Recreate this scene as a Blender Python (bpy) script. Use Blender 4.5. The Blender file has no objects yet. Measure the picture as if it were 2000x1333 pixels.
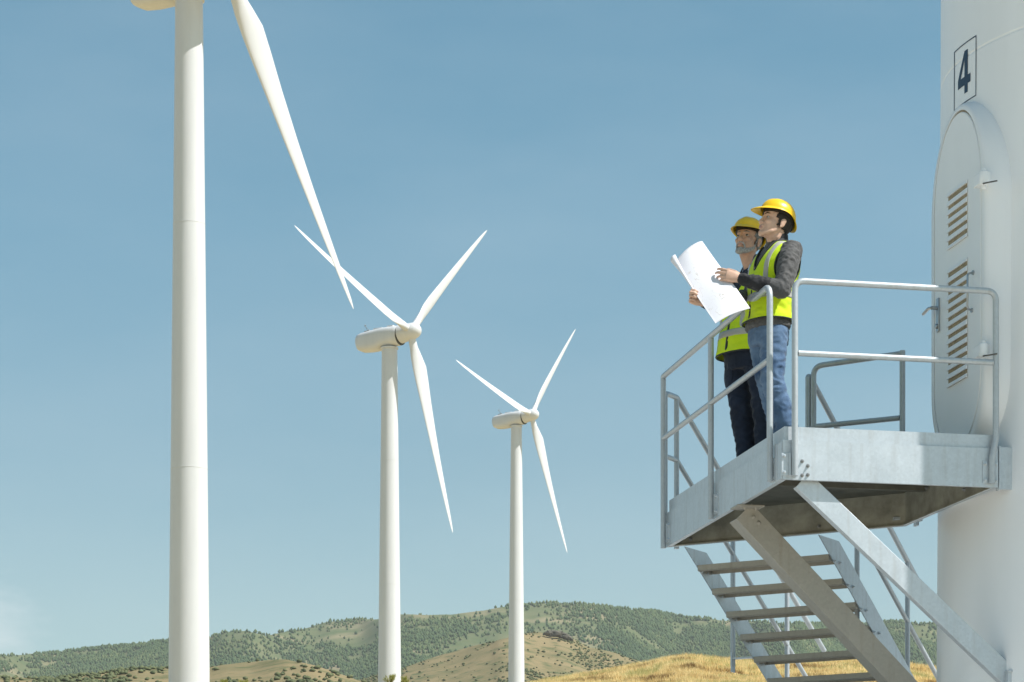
import bpy, bmesh, math, random
import numpy as np
from mathutils import Vector, Matrix, Quaternion, noise
R = math.radians
random.seed(7)
rng = np.random.default_rng(11)
scene = bpy.context.scene
COL = scene.collection

# ---------------------------------------------------------------- camera
FPX, HOR = 5668.0, 1950.0          # focal length and horizon row, in pixels of the 2000 px wide photograph
cam_d = bpy.data.cameras.new('camera')
cam = bpy.data.objects.new('camera', cam_d)
COL.objects.link(cam)
cam.location = (0, 0, 0)
cam.rotation_euler = (R(90), 0, 0)
cam_d.sensor_width = 36.0
cam_d.lens = FPX / 2000 * 36.0
cam_d.shift_y = (HOR - 666.5) / 2000
cam_d.clip_start = 0.5
cam_d.clip_end = 30000
scene.camera = cam

# ---------------------------------------------------------------- sky and sun
SUN_AZ, SUN_EL = R(111), R(53)     # azimuth from +Y towards +X
world = bpy.data.worlds.new('World')
scene.world = world
world.use_nodes = True
wn = world.node_tree
wn.nodes.clear()
sky = wn.nodes.new('ShaderNodeTexSky')
sky.sky_type = 'NISHITA'
sky.sun_disc = False
sky.sun_elevation = SUN_EL
sky.sun_rotation = SUN_AZ
sky.altitude = 900
sky.air_density = 1.0
sky.dust_density = 1.2
sky.ozone_density = 0.6
bg = wn.nodes.new('ShaderNodeBackground')
bg.inputs['Strength'].default_value = 0.109
wo = wn.nodes.new('ShaderNodeOutputWorld')
# slight teal grade of the clear sky, deeper with height above the horizon
tcw = wn.nodes.new('ShaderNodeTexCoord')
sep = wn.nodes.new('ShaderNodeSeparateXYZ')
wn.links.new(tcw.outputs['Generated'], sep.inputs[0])
grd = wn.nodes.new('ShaderNodeValToRGB')
grd.color_ramp.elements[0].position = 0.13
grd.color_ramp.elements[0].color = (0.90, 0.96, 0.81, 1)
grd.color_ramp.elements[1].position = 0.31
grd.color_ramp.elements[1].color = (0.58, 0.91, 0.835, 1)
for p_, c_ in ((0.182, (0.765, 0.91, 0.80, 1)), (0.256, (0.68, 0.94, 0.845, 1))):
    grd.color_ramp.elements.new(p_).color = c_
wn.links.new(sep.outputs['Z'], grd.inputs['Fac'])
tn = wn.nodes.new('ShaderNodeMix'); tn.data_type = 'RGBA'; tn.blend_type = 'MULTIPLY'
tn.inputs[0].default_value = 1.0
wn.links.new(sky.outputs[0], tn.inputs[6])
wn.links.new(grd.outputs['Color'], tn.inputs[7])
# faint uneven veil, and one small pale cloud low in the sky to the left
nv_ = wn.nodes.new('ShaderNodeTexNoise')
nv_.inputs['Scale'].default_value = 9
nv_.inputs['Detail'].default_value = 5
mv_ = wn.nodes.new('ShaderNodeMapping')
mv_.inputs['Scale'].default_value = (1, 1, 3)
wn.links.new(tcw.outputs['Generated'], mv_.inputs['Vector'])
wn.links.new(mv_.outputs[0], nv_.inputs['Vector'])
rv_ = wn.nodes.new('ShaderNodeMapRange')
rv_.inputs['From Min'].default_value = 0.35
rv_.inputs['From Max'].default_value = 0.75
rv_.inputs['To Max'].default_value = 0.07
wn.links.new(nv_.outputs['Fac'], rv_.inputs['Value'])
cd_ = wn.nodes.new('ShaderNodeVectorMath'); cd_.operation = 'DISTANCE'
cd_.inputs[1].default_value = Vector((-1012 / FPX, 1, 715 / FPX)).normalized()
wn.links.new(tcw.outputs['Generated'], cd_.inputs[0])
nc_ = wn.nodes.new('ShaderNodeTexNoise')
nc_.inputs['Scale'].default_value = 110
nc_.inputs['Detail'].default_value = 6
wn.links.new(mv_.outputs[0], nc_.inputs['Vector'])
ma_ = wn.nodes.new('ShaderNodeMath'); ma_.operation = 'MULTIPLY_ADD'
ma_.inputs[1].default_value = -0.022
wn.links.new(nc_.outputs['Fac'], ma_.inputs[0])
wn.links.new(cd_.outputs['Value'], ma_.inputs[2])
rc_ = wn.nodes.new('ShaderNodeMapRange')
rc_.inputs['From Min'].default_value = 0.008
rc_.inputs['From Max'].default_value = -0.012
rc_.inputs['To Max'].default_value = 0.42
wn.links.new(ma_.outputs[0], rc_.inputs['Value'])
sm_ = wn.nodes.new('ShaderNodeMath'); sm_.operation = 'ADD'
wn.links.new(rv_.outputs[0], sm_.inputs[0]); wn.links.new(rc_.outputs[0], sm_.inputs[1])
cl_ = wn.nodes.new('ShaderNodeMix'); cl_.data_type = 'RGBA'
cl_.inputs[7].default_value = (6.2, 6.7, 6.9, 1)
wn.links.new(sm_.outputs[0], cl_.inputs[0])
wn.links.new(tn.outputs[2], cl_.inputs[6])
wn.links.new(cl_.outputs[2], bg.inputs['Color'])
wn.links.new(bg.outputs[0], wo.inputs['Surface'])
sun_d = bpy.data.lights.new('sun', 'SUN')
sun_d.energy = 4.7
sun_d.angle = R(0.53)
sun_d.color = (1.0, 0.975, 0.935)
sun = bpy.data.objects.new('sun', sun_d)
COL.objects.link(sun)
SUNV = Vector((math.sin(SUN_AZ) * math.cos(SUN_EL), math.cos(SUN_AZ) * math.cos(SUN_EL), math.sin(SUN_EL)))
sun.rotation_euler = SUNV.to_track_quat('Z', 'Y').to_euler()
scene.view_settings.view_transform = 'Standard'
scene.view_settings.look = 'None'
scene.view_settings.exposure = 0.42
scene.view_settings.gamma = 1.0
scene.view_settings.use_curve_mapping = False
scene.cycles.max_bounces = 8
scene.cycles.volume_bounces = 0
scene.cycles.use_denoising = True

# ---------------------------------------------------------------- helpers
def V(*a):
    return Vector(a)

def at(px, py, d):
    """a point d metres away along Y seen at photograph pixel px, py"""
    return Vector(((px - 1000) / FPX * d, d, (HOR - py) / FPX * d))

def tag(o, label=None, cat=None, group=None, kind=None):
    if label: o['label'] = label
    if cat: o['category'] = cat
    if group: o['group'] = group
    if kind: o['kind'] = kind
    return o

def empty(name, loc=(0, 0, 0), rz=0.0):
    o = bpy.data.objects.new(name, None)
    COL.objects.link(o)
    o.location = loc
    o.rotation_euler = (0, 0, rz)
    o.empty_display_size = 0.3
    return o

def link_mesh(name, me, mats, parent=None):
    o = bpy.data.objects.new(name, me)
    COL.objects.link(o)
    for m in (mats if isinstance(mats, (list, tuple)) else [mats]):
        me.materials.append(m)
    if parent: o.parent = parent
    return o

class MB:
    def __init__(self, origin=(0, 0, 0)):
        self.v, self.f, self.m = [], [], []
        self.o = Vector(origin)
        self.cur = 0
    def add(self, vs, fs):
        b = len(self.v)
        self.v += [Vector(p) - self.o for p in vs]
        self.f += [tuple(i + b for i in f) for f in fs]
        self.m += [self.cur] * len(fs)
    def hexa(self, c8):
        self.add(c8, [(0, 3, 2, 1), (4, 5, 6, 7), (0, 1, 5, 4), (1, 2, 6, 5), (2, 3, 7, 6), (3, 0, 4, 7)])
    def obox(self, c, ax, ay, az):
        """oriented box: centre and three half-axis vectors"""
        c = Vector(c)
        self.hexa([c - ax - ay - az, c + ax - ay - az, c + ax + ay - az, c - ax + ay - az,
                   c - ax - ay + az, c + ax - ay + az, c + ax + ay + az, c - ax + ay + az])
    def bar(self, p0, p1, w, h, up=(0, 0, 1)):
        p0, p1 = Vector(p0), Vector(p1)
        d = (p1 - p0)
        L = d.length
        d.normalize()
        s = d.cross(Vector(up)).normalized()
        u = s.cross(d)
        self.obox((p0 + p1) / 2, d * L / 2, s * w / 2, u * h / 2)
    def tube(self, path, r, seg=12, cap=True, rads=None):
        path = [Vector(p) for p in path]
        n = len(path)
        t0 = (path[1] - path[0]).normalized()
        ref = Vector((0, 0, 1)) if abs(t0.z) < 0.9 else Vector((1, 0, 0))
        s = t0.cross(ref).normalized()
        vs, fs = [], []
        for i, p in enumerate(path):
            if i == 0: t = t0
            elif i == n - 1: t = (path[-1] - path[-2]).normalized()
            else:
                t = ((path[i] - path[i - 1]).normalized() + (path[i + 1] - path[i]).normalized()).normalized()
            s = (s - t * s.dot(t)).normalized()
            u = t.cross(s)
            rr = rads[i] if rads else r
            for k in range(seg):
                a = 2 * math.pi * k / seg
                vs.append(p + (s * math.cos(a) + u * math.sin(a)) * rr)
        for i in range(n - 1):
            for k in range(seg):
                k2 = (k + 1) % seg
                fs.append((i * seg + k, i * seg + k2, (i + 1) * seg + k2, (i + 1) * seg + k))
        if cap:
            fs.append(tuple(reversed(range(seg))))
            fs.append(tuple((n - 1) * seg + k for k in range(seg)))
        self.add(vs, fs)
    def lathe(self, prof, c=(0, 0, 0), axis=(0, 0, 1), seg=48, cap=True):
        """profile of (radius, height) round an axis through c"""
        c, axis = Vector(c), Vector(axis).normalized()
        ref = Vector((1, 0, 0)) if abs(axis.x) < 0.9 else Vector((0, 1, 0))
        s = (ref - axis * ref.dot(axis)).normalized()
        u = axis.cross(s)
        vs, fs = [], []
        for r_, h in prof:
            for k in range(seg):
                a = 2 * math.pi * k / seg
                vs.append(c + axis * h + (s * math.cos(a) + u * math.sin(a)) * r_)
        for i in range(len(prof) - 1):
            for k in range(seg):
                k2 = (k + 1) % seg
                fs.append((i * seg + k, i * seg + k2, (i + 1) * seg + k2, (i + 1) * seg + k))
        if cap:
            fs.append(tuple(reversed(range(seg))))
            fs.append(tuple((len(prof) - 1) * seg + k for k in range(seg)))
        self.add(vs, fs)
    def prism(self, pts, off):
        """flat polygon pts extruded by vector off"""
        off = Vector(off)
        n = len(pts)
        vs = [Vector(p) for p in pts] + [Vector(p) + off for p in pts]
        fs = [tuple(reversed(range(n))), tuple(range(n, 2 * n))]
        fs += [(i, (i + 1) % n, n + (i + 1) % n, n + i) for i in range(n)]
        self.add(vs, fs)
    def bolt(self, p, d, r=0.012, h=0.012):
        d = Vector(d).normalized()
        self.lathe([(r * 1.5, 0), (r * 1.5, 0.003), (r, 0.0035), (r, h), (r * .55, h + .001), (r * .5, h + .008)], p, d, 6)
    def build(self, name, mats, parent=None, bevel=0, sharp=35, fix=True):
        me = bpy.data.meshes.new(name)
        me.from_pydata([tuple(p) for p in self.v], [], self.f)
        me.polygons.foreach_set('material_index', self.m)
        if fix:
            bm = bmesh.new(); bm.from_mesh(me)
            bmesh.ops.recalc_face_normals(bm, faces=bm.faces)
            bm.to_mesh(me); bm.free()
        me.polygons.foreach_set('use_smooth', [True] * len(me.polygons))
        me.set_sharp_from_angle(angle=R(sharp))
        me.update()
        o = link_mesh(name, me, mats, parent)
        if bevel:
            b = o.modifiers.new('bevel', 'BEVEL')
            b.width = bevel; b.segments = 2; b.limit_method = 'ANGLE'; b.angle_limit = R(40)
            b.harden_normals = False
        return o

def fillet(pts, rad, n=6):
    """round the inner corners of a polyline; rad one value or one per inner corner"""
    pts = [Vector(p) for p in pts]
    out = [pts[0]]
    for i in range(1, len(pts) - 1):
        r_ = rad[i - 1] if isinstance(rad, (list, tuple)) else rad
        a, b, c = pts[i - 1], pts[i], pts[i + 1]
        d1, d2 = (a - b).normalized(), (c - b).normalized()
        ang = d1.angle(d2)
        if r_ <= 0 or ang > 3.1:
            out.append(b); continue
        t = min(r_ / math.tan(ang / 2), (a - b).length * .49, (c - b).length * .49)
        p1, p2 = b + d1 * t, b + d2 * t
        for k in range(n + 1):
            s = k / n
            out.append(p1 * (1 - s) ** 2 + b * 2 * s * (1 - s) + p2 * s * s)
    out.append(pts[-1])
    return out

# ---------------------------------------------------------------- materials
def mat(name, col, rough=0.5, metal=0.0, var=0.0, vscale=5.0, col2=None, bump=0.0, bscale=30.0, streak=None, spec=0.5):
    """procedural material: base colour broken up by object-space noise, optional bump"""
    m = bpy.data.materials.new(name)
    m.use_nodes = True
    nt = m.node_tree
    b = nt.nodes['Principled BSDF']
    b.inputs['Roughness'].default_value = rough
    b.inputs['Metallic'].default_value = metal
    b.inputs['Specular IOR Level'].default_value = spec
    tc = nt.nodes.new('ShaderNodeTexCoord')
    src = tc.outputs['Object']
    if streak:
        mp = nt.nodes.new('ShaderNodeMapping')
        mp.inputs['Scale'].default_value = streak
        nt.links.new(src, mp.inputs['Vector'])
        src = mp.outputs[0]
    if var > 0 or col2:
        nz = nt.nodes.new('ShaderNodeTexNoise')
        nz.inputs['Scale'].default_value = vscale
        nz.inputs['Detail'].default_value = 5
        nz.inputs['Roughness'].default_value = 0.6
        nt.links.new(src, nz.inputs['Vector'])
        rp = nt.nodes.new('ShaderNodeValToRGB')
        rp.color_ramp.elements[0].position = 0.32
        rp.color_ramp.elements[1].position = 0.68
        c2 = col2 or tuple(min(1, c * (1 + var)) for c in col)
        c1 = col if col2 else tuple(c * (1 - var) for c in col)
        rp.color_ramp.elements[0].color = (*c1, 1)
        rp.color_ramp.elements[1].color = (*c2, 1)
        nt.links.new(nz.outputs['Fac'], rp.inputs['Fac'])
        nt.links.new(rp.outputs['Color'], b.inputs['Base Color'])
    else:
        b.inputs['Base Color'].default_value = (*col, 1)
    if bump > 0:
        n2 = nt.nodes.new('ShaderNodeTexNoise')
        n2.inputs['Scale'].default_value = bscale
        n2.inputs['Detail'].default_value = 4
        nt.links.new(tc.outputs['Object'], n2.inputs['Vector'])
        bp = nt.nodes.new('ShaderNodeBump')
        bp.inputs['Strength'].default_value = bump
        bp.inputs['Distance'].default_value = 0.02
        nt.links.new(n2.outputs['Fac'], bp.inputs['Height'])
        nt.links.new(bp.outputs[0], b.inputs['Normal'])
    return m

def steel_mat(name, col, rough=0.42, metal=0.35, dirt=(0.30, 0.27, 0.22)):
    """hot-dip galvanised steel: crystalline spangle, cloudy zinc and a little run-off staining"""
    m = bpy.data.materials.new(name)
    m.use_nodes = True
    nt = m.node_tree
    b = nt.nodes['Principled BSDF']
    b.inputs['Metallic'].default_value = metal
    tc = nt.nodes.new('ShaderNodeTexCoord')
    vo = nt.nodes.new('ShaderNodeTexVoronoi')
    vo.inputs['Scale'].default_value = 55
    nt.links.new(tc.outputs['Object'], vo.inputs['Vector'])
    nz = nt.nodes.new('ShaderNodeTexNoise')
    nz.inputs['Scale'].default_value = 5.5
    nz.inputs['Detail'].default_value = 7
    nz.inputs['Roughness'].default_value = 0.65
    nt.links.new(tc.outputs['Object'], nz.inputs['Vector'])
    mx = nt.nodes.new('ShaderNodeMix'); mx.data_type = 'FLOAT'
    mx.inputs[0].default_value = 0.72
    nt.links.new(vo.outputs['Color'], mx.inputs[2])
    nt.links.new(nz.outputs['Fac'], mx.inputs[3])
    rp = nt.nodes.new('ShaderNodeValToRGB')
    rp.color_ramp.elements[0].position = 0.28
    rp.color_ramp.elements[1].position = 0.74
    rp.color_ramp.elements[0].color = (*[c * .90 for c in col], 1)
    rp.color_ramp.elements[1].color = (*[min(1, c * 1.08) for c in col], 1)
    nt.links.new(mx.outputs[0], rp.inputs['Fac'])
    mp = nt.nodes.new('ShaderNodeMapping')
    mp.inputs['Scale'].default_value = (22, 22, 1.6)
    nt.links.new(tc.outputs['Object'], mp.inputs['Vector'])
    st = nt.nodes.new('ShaderNodeTexNoise')
    st.inputs['Scale'].default_value = 1.0
    st.inputs['Detail'].default_value = 4
    nt.links.new(mp.outputs[0], st.inputs['Vector'])
    sr = nt.nodes.new('ShaderNodeMapRange')
    sr.inputs['From Min'].default_value = 0.52
    sr.inputs['From Max'].default_value = 0.8
    sr.inputs['To Max'].default_value = 0.30
    nt.links.new(st.outputs['Fac'], sr.inputs['Value'])
    cm = nt.nodes.new('ShaderNodeMix'); cm.data_type = 'RGBA'
    nt.links.new(sr.outputs[0], cm.inputs[0])
    nt.links.new(rp.outputs['Color'], cm.inputs[6])
    cm.inputs[7].default_value = (*dirt, 1)
    nt.links.new(cm.outputs[2], b.inputs['Base Color'])
    rr = nt.nodes.new('ShaderNodeMapRange')
    rr.inputs['To Min'].default_value = rough - .1
    rr.inputs['To Max'].default_value = rough + .15
    nt.links.new(nz.outputs['Fac'], rr.inputs['Value'])
    nt.links.new(rr.outputs[0], b.inputs['Roughness'])
    bp = nt.nodes.new('ShaderNodeBump')
    bp.inputs['Strength'].default_value = 0.12
    bp.inputs['Distance'].default_value = 0.004
    nt.links.new(mx.outputs[0], bp.inputs['Height'])
    nt.links.new(bp.outputs[0], b.inputs['Normal'])
    return m

M_STEEL = steel_mat('galvanised_steel', (0.56, 0.605, 0.64))
M_PIPE = steel_mat('galvanised_pipe', (0.50, 0.535, 0.56), rough=0.42)
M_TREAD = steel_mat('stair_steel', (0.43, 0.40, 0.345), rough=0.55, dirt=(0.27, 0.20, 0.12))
M_GRIME_SHADE = mat('beam_inside', (0.30, 0.29, 0.235), 0.7, 0.1, 0.3, 7)
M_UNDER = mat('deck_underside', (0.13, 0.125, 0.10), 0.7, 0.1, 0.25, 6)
M_BOLT = mat('bolt_steel', (0.28, 0.28, 0.28), 0.45, 0.6)
M_WHITE = mat('tower_paint', (0.67, 0.67, 0.67), 0.38, 0, 0.035, 1.2, streak=(1, 1, .12))
M_TOWER4 = mat('near_tower_paint', (0.90, 0.91, 0.925), 0.35, 0, 0.03, 2.0, streak=(1, 1, .15))
M_BLADE = mat('blade_gelcoat', (0.69, 0.69, 0.695), 0.4, 0, 0.02, .5)
M_SEAM = mat('dark_seam', (0.10, 0.095, 0.085), 0.7)
M_GREYPLASTIC = mat('grey_instrument', (0.30, 0.31, 0.31), 0.5)
M_LOUVRE = mat('louvre_recess', (0.33, 0.27, 0.18), 0.8, 0, .3, 30)
M_DOOR = mat('door_paint', (0.89, 0.90, 0.915), 0.4, 0, .02, 3)
M_CHROME = mat('door_hardware', (0.42, 0.44, 0.46), 0.3, 0.8)
M_INK = mat('navy_sign_ink', (0.016, 0.05, 0.10), 0.6)
M_RUBBER = mat('door_gasket', (0.30, 0.25, 0.18), 0.8)
# ---------------------------------------------------------------- terrain
def vnoise(x, y, seed=0):
    """smooth value noise on arrays, 0..1"""
    xi, yi = np.floor(x).astype(np.int64), np.floor(y).astype(np.int64)
    xf, yf = x - xi, y - yi
    def h(a, b):
        n = (a * 374761393 + b * 668265263 + seed * 1442695041) & 0xffffffff
        n = ((n ^ (n >> 13)) * 1274126177) & 0xffffffff
        return ((n ^ (n >> 16)) & 0xffff) / 65535.0
    u, w = xf * xf * (3 - 2 * xf), yf * yf * (3 - 2 * yf)
    return (h(xi, yi) * (1 - u) + h(xi + 1, yi) * u) * (1 - w) + (h(xi, yi + 1) * (1 - u) + h(xi + 1, yi + 1) * u) * w

def fbm(x, y, seed=0, oct=4):
    s, a, t = 0, .5, 0
    for i in range(oct):
        s = s + a * vnoise(x * 2 ** i, y * 2 ** i, seed + i * 17)
        t += a
        a *= .5
    return s / t

def sheet(name, X, Y, Z, m, wrap=False):
    """grid of points as one smooth sheet"""
    r_, c = X.shape
    me = bpy.data.meshes.new(name)
    co = np.stack([X, Y, Z], -1).reshape(-1, 3).astype(np.float32)
    i = np.arange(r_ * c).reshape(r_, c)
    if wrap: i = np.concatenate([i, i[:, :1]], 1)
    q = np.stack([i[:-1, :-1], i[:-1, 1:], i[1:, 1:], i[1:, :-1]], -1).reshape(-1, 4)
    me.vertices.add(len(co)); me.vertices.foreach_set('co', co.ravel())
    me.loops.add(q.size); me.loops.foreach_set('vertex_index', q.ravel().astype(np.int32))
    me.polygons.add(len(q))
    me.polygons.foreach_set('loop_start', np.arange(0, q.size, 4, dtype=np.int32))
    me.polygons.foreach_set('use_smooth', np.ones(len(q), dtype=bool))
    me.update(calc_edges=True); me.validate()
    return link_mesh(name, me, m)

def soil_mat(name, c1, c2, c3, s1, s2, rough=0.95, pad=None):
    """three ground tints mixed by two scales of world-space noise"""
    m = bpy.data.materials.new(name)
    m.use_nodes = True
    nt = m.node_tree
    b = nt.nodes['Principled BSDF']
    b.inputs['Roughness'].default_value = rough
    b.inputs['Specular IOR Level'].default_value = 0.1
    tc = nt.nodes.new('ShaderNodeTexCoord')
    def nz(scale, detail, lo, hi):
        n = nt.nodes.new('ShaderNodeTexNoise')
        n.inputs['Scale'].default_value = scale
        n.inputs['Detail'].default_value = detail
        n.inputs['Roughness'].default_value = .62
        nt.links.new(tc.outputs['Object'], n.inputs['Vector'])
        r_ = nt.nodes.new('ShaderNodeMapRange')
        r_.inputs['From Min'].default_value = lo
        r_.inputs['From Max'].default_value = hi
        nt.links.new(n.outputs['Fac'], r_.inputs['Value'])
        return r_.outputs[0]
    x1 = nt.nodes.new('ShaderNodeMix'); x1.data_type = 'RGBA'
    x1.inputs[6].default_value = (*c1, 1); x1.inputs[7].default_value = (*c2, 1)
    nt.links.new(nz(s1, 6, .40, .60), x1.inputs[0])
    x2 = nt.nodes.new('ShaderNodeMix'); x2.data_type = 'RGBA'
    nt.links.new(x1.outputs[2], x2.inputs[6]); x2.inputs[7].default_value = (*c3, 1)
    nt.links.new(nz(s2, 8, .52, .66), x2.inputs[0])
    out = x2.outputs[2]
    if pad:
        # gravel crane pad round the foot of the near tower
        c, r0, r1, col = pad
        vm = nt.nodes.new('ShaderNodeVectorMath'); vm.operation = 'DISTANCE'
        vm.inputs[1].default_value = c
        nt.links.new(tc.outputs['Object'], vm.inputs[0])
        nn = nt.nodes.new('ShaderNodeTexNoise'); nn.inputs['Scale'].default_value = .35; nn.inputs['Detail'].default_value = 6
        nt.links.new(tc.outputs['Object'], nn.inputs['Vector'])
        ad = nt.nodes.new('ShaderNodeMath'); ad.operation = 'MULTIPLY_ADD'
        ad.inputs[1].default_value = 9.0
        nt.links.new(nn.outputs['Fac'], ad.inputs[0]); nt.links.new(vm.outputs['Value'], ad.inputs[2])
        mr = nt.nodes.new('ShaderNodeMapRange')
        mr.inputs['From Min'].default_value = r0; mr.inputs['From Max'].default_value = r1
        mr.inputs['To Min'].default_value = 1; mr.inputs['To Max'].default_value = 0
        nt.links.new(ad.outputs[0], mr.inputs['Value'])
        x3 = nt.nodes.new('ShaderNodeMix'); x3.data_type = 'RGBA'
        nt.links.new(mr.outputs[0], x3.inputs[0]); nt.links.new(out, x3.inputs[6]); x3.inputs[7].default_value = (*col, 1)
        out = x3.outputs[2]
    nt.links.new(out, b.inputs['Base Color'])
    return m

M_GROUND = soil_mat('dry_meadow', (0.45, 0.35, 0.19), (0.39, 0.31, 0.17), (0.30, 0.24, 0.12), 0.02, 0.4, pad=((6, 26, 1), 22, 28, (0.52, 0.50, 0.46)))
M_MOUND = soil_mat('straw_mound', (0.68, 0.51, 0.24), (0.60, 0.44, 0.19), (0.38, 0.28, 0.13), 0.08, 0.55)
M_HILL = soil_mat('dry_hillside', (0.26, 0.20, 0.105), (0.19, 0.16, 0.08), (0.10, 0.115, 0.05), 0.03, 0.09)
M_RIDGE = soil_mat('ridge_ground', (0.15, 0.155, 0.075), (0.105, 0.13, 0.055), (0.30, 0.24, 0.14), 0.02, 0.0075)

def ground_z(x, y):
    x, y = np.asarray(x, float), np.asarray(y, float)
    near = 0.107 * np.clip(y, 0, 620) - 1.6 * np.exp(-np.clip(y, 0, None) / 80) + 0.05 * np.clip(y, -400, 0)
    far = -np.clip(y - 620, 0, 500) * 0.1
    return near + far

# ground: one sheet all round the camera
ra = np.concatenate([[0.5], np.geomspace(3, 6000, 90)])
an = np.linspace(0, 2 * np.pi, 361)[:-1]
RR, AA = np.meshgrid(ra, an, indexing='ij')
GX, GY = RR * np.sin(AA), RR * np.cos(AA)
GZ = ground_z(GX, GY) + (fbm(GX / 9, GY / 9, 3) - .5) * .25 * np.clip(RR / 40, .2, 1) * (RR < 700)
tag(sheet('ground', GX, GY, GZ, M_GROUND, wrap=True), kind='structure')

def ridge_sheet(name, prof, d_foot, d_crest, d_back, e_foot, px0, px1, step, rows, rough_amp, m, seed, power=1.0):
    """a hill as terrain: the skyline (photo column, row) gives its height at the crest distance"""
    px = np.arange(px0, px1 + step, step, dtype=float)
    ec = (HOR - np.interp(px, [p for p, q in prof], [q for p, q in prof])) / FPX
    ec = ec + (fbm(px / 60, px * 0 + seed, seed, 5) - .5) * .0012
    tau = np.concatenate([np.linspace(0, 1, rows), 1 + np.linspace(0, 1, 12)[1:]])
    T, PX = np.meshgrid(tau, px, indexing='ij')
    EC = np.broadcast_to(ec, T.shape)
    wob = (fbm(PX / 220, PX * 0 + 5, seed + 9, 3) - .5) * (d_crest - d_foot) * .35
    D = np.where(T <= 1, d_foot + (d_crest - d_foot) * T, d_crest + (d_back - d_crest) * (T - 1)) + wob * np.clip(T, 0, 1)
    E = np.where(T <= 1, e_foot + (EC - e_foot) * np.clip(T, 0, 1) ** power, EC - (EC - e_foot) * .8 * (T - 1) ** 1.3)
    X = (PX - 1000) / FPX * D
    Z = E * D
    bumps = (fbm(X / (rough_amp * 14), D / (rough_amp * 14), seed + 3, 5) - .5) * rough_amp * 2
    Z = Z + bumps * np.clip(T, 0, 1) * np.clip(np.abs(1 - T) * 4, 0.05, 1)
    return sheet(name, X, D, Z, m), (X, D, Z, T, PX)

ridge_prof = [(-3000, 1330), (-1200, 1310), (-400, 1296), (0, 1283), (100, 1275), (200, 1264), (330, 1252), (400, 1246), (440, 1235), (480, 1234), (520, 1243),
              (570, 1233), (640, 1216), (700, 1211), (740, 1209), (785, 1201), (880, 1201), (950, 1192), (1000, 1183), (1060, 1179),
              (1140, 1181), (1200, 1188), (1290, 1197), (1340, 1207), (1400, 1210), (1500, 1217), (1600, 1221), (1700, 1218), (1760, 1215),
              (1850, 1220), (2200, 1228), (2800, 1245), (4600, 1300)]
o, RG = ridge_sheet('hills', ridge_prof, 2000, 4200, 5400, 0.045, -2600, 4600, 8, 90, 12, M_RIDGE, 21)
tag(o, kind='structure')
left_prof = [(-2400, 1330), (-800, 1322), (0, 1320), (100, 1327), (180, 1316), (260, 1308), (330, 1304), (405, 1306), (480, 1293), (560, 1288), (620, 1300),
             (680, 1322), (720, 1340), (900, 1400), (1200, 1500)]
o, LH = ridge_sheet('hill', left_prof, 560, 900, 1250, 0.085, -2400, 1000, 6, 60, 2.2, M_HILL, 5)
tag(o, kind='structure')
knoll_prof = [(420, 1420), (600, 1352), (700, 1330), (790, 1303), (890, 1273), (1000, 1244), (1040, 1237), (1070, 1235), (1090, 1236), (1110, 1243), (1150, 1263),
              (1200, 1277), (1250, 1291), (1330, 1303), (1500, 1320), (1900, 1330), (2600, 1360), (3400, 1420)]
o, KH = ridge_sheet('hill', knoll_prof, 1150, 1750, 2100, 0.075, 420, 3400, 6, 70, 4, M_HILL, 33)
tag(o, kind='structure')

# straw-coloured mound behind the platform
mound_prof = [(860, 1400), (960, 1352), (1035, 1333), (1100, 1322), (1200, 1306), (1300, 1284), (1350, 1279), (1420, 1284), (1500, 1290), (1560, 1285), (1650, 1281),
              (1720, 1285), (1840, 1304), (2000, 1318), (2400, 1340), (2800, 1400)]
mp_ = [(a, b + 6) for a, b in mound_prof]
o, MO = ridge_sheet('mound', mp_, 130, 215, 300, 0.099, 860, 2800, 5, 60, .35, M_MOUND, 44)
tag(o, kind='structure')

def blades_mesh(name, base, count, hmin, hmax, w, lean, m, tints):
    """many thin leaf blades growing from the base points"""
    n = len(base) * count
    b = np.repeat(base, count, 0) + rng.normal(0, 1, (n, 3)) * np.array([w * 3, w * 3, 0])
    h = rng.uniform(hmin, hmax, n)
    a = rng.uniform(0, 2 * np.pi, n)
    la = rng.uniform(0, 2 * np.pi, n)
    ll = rng.uniform(.1, 1, n) * lean * h
    side = np.stack([np.cos(a), np.sin(a), 0 * a], 1) * w * rng.uniform(.6, 1.3, n)[:, None]
    tip = b + np.stack([np.cos(la) * ll, np.sin(la) * ll, h], 1)
    co = np.stack([b - side, b + side, tip], 1).reshape(-1, 3)
    me = bpy.data.meshes.new(name)
    me.vertices.add(len(co)); me.vertices.foreach_set('co', co.astype(np.float32).ravel())
    me.loops.add(3 * n); me.loops.foreach_set('vertex_index', np.arange(3 * n, dtype=np.int32))
    me.polygons.add(n); me.polygons.foreach_set('loop_start', np.arange(0, 3 * n, 3, dtype=np.int32))
    me.update(calc_edges=True)
    at_ = me.attributes.new('tint', 'FLOAT', 'POINT')
    at_.data.foreach_set('value', np.repeat(np.repeat(tints, count), 3).astype(np.float32))
    return link_mesh(name, me, m)

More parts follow.
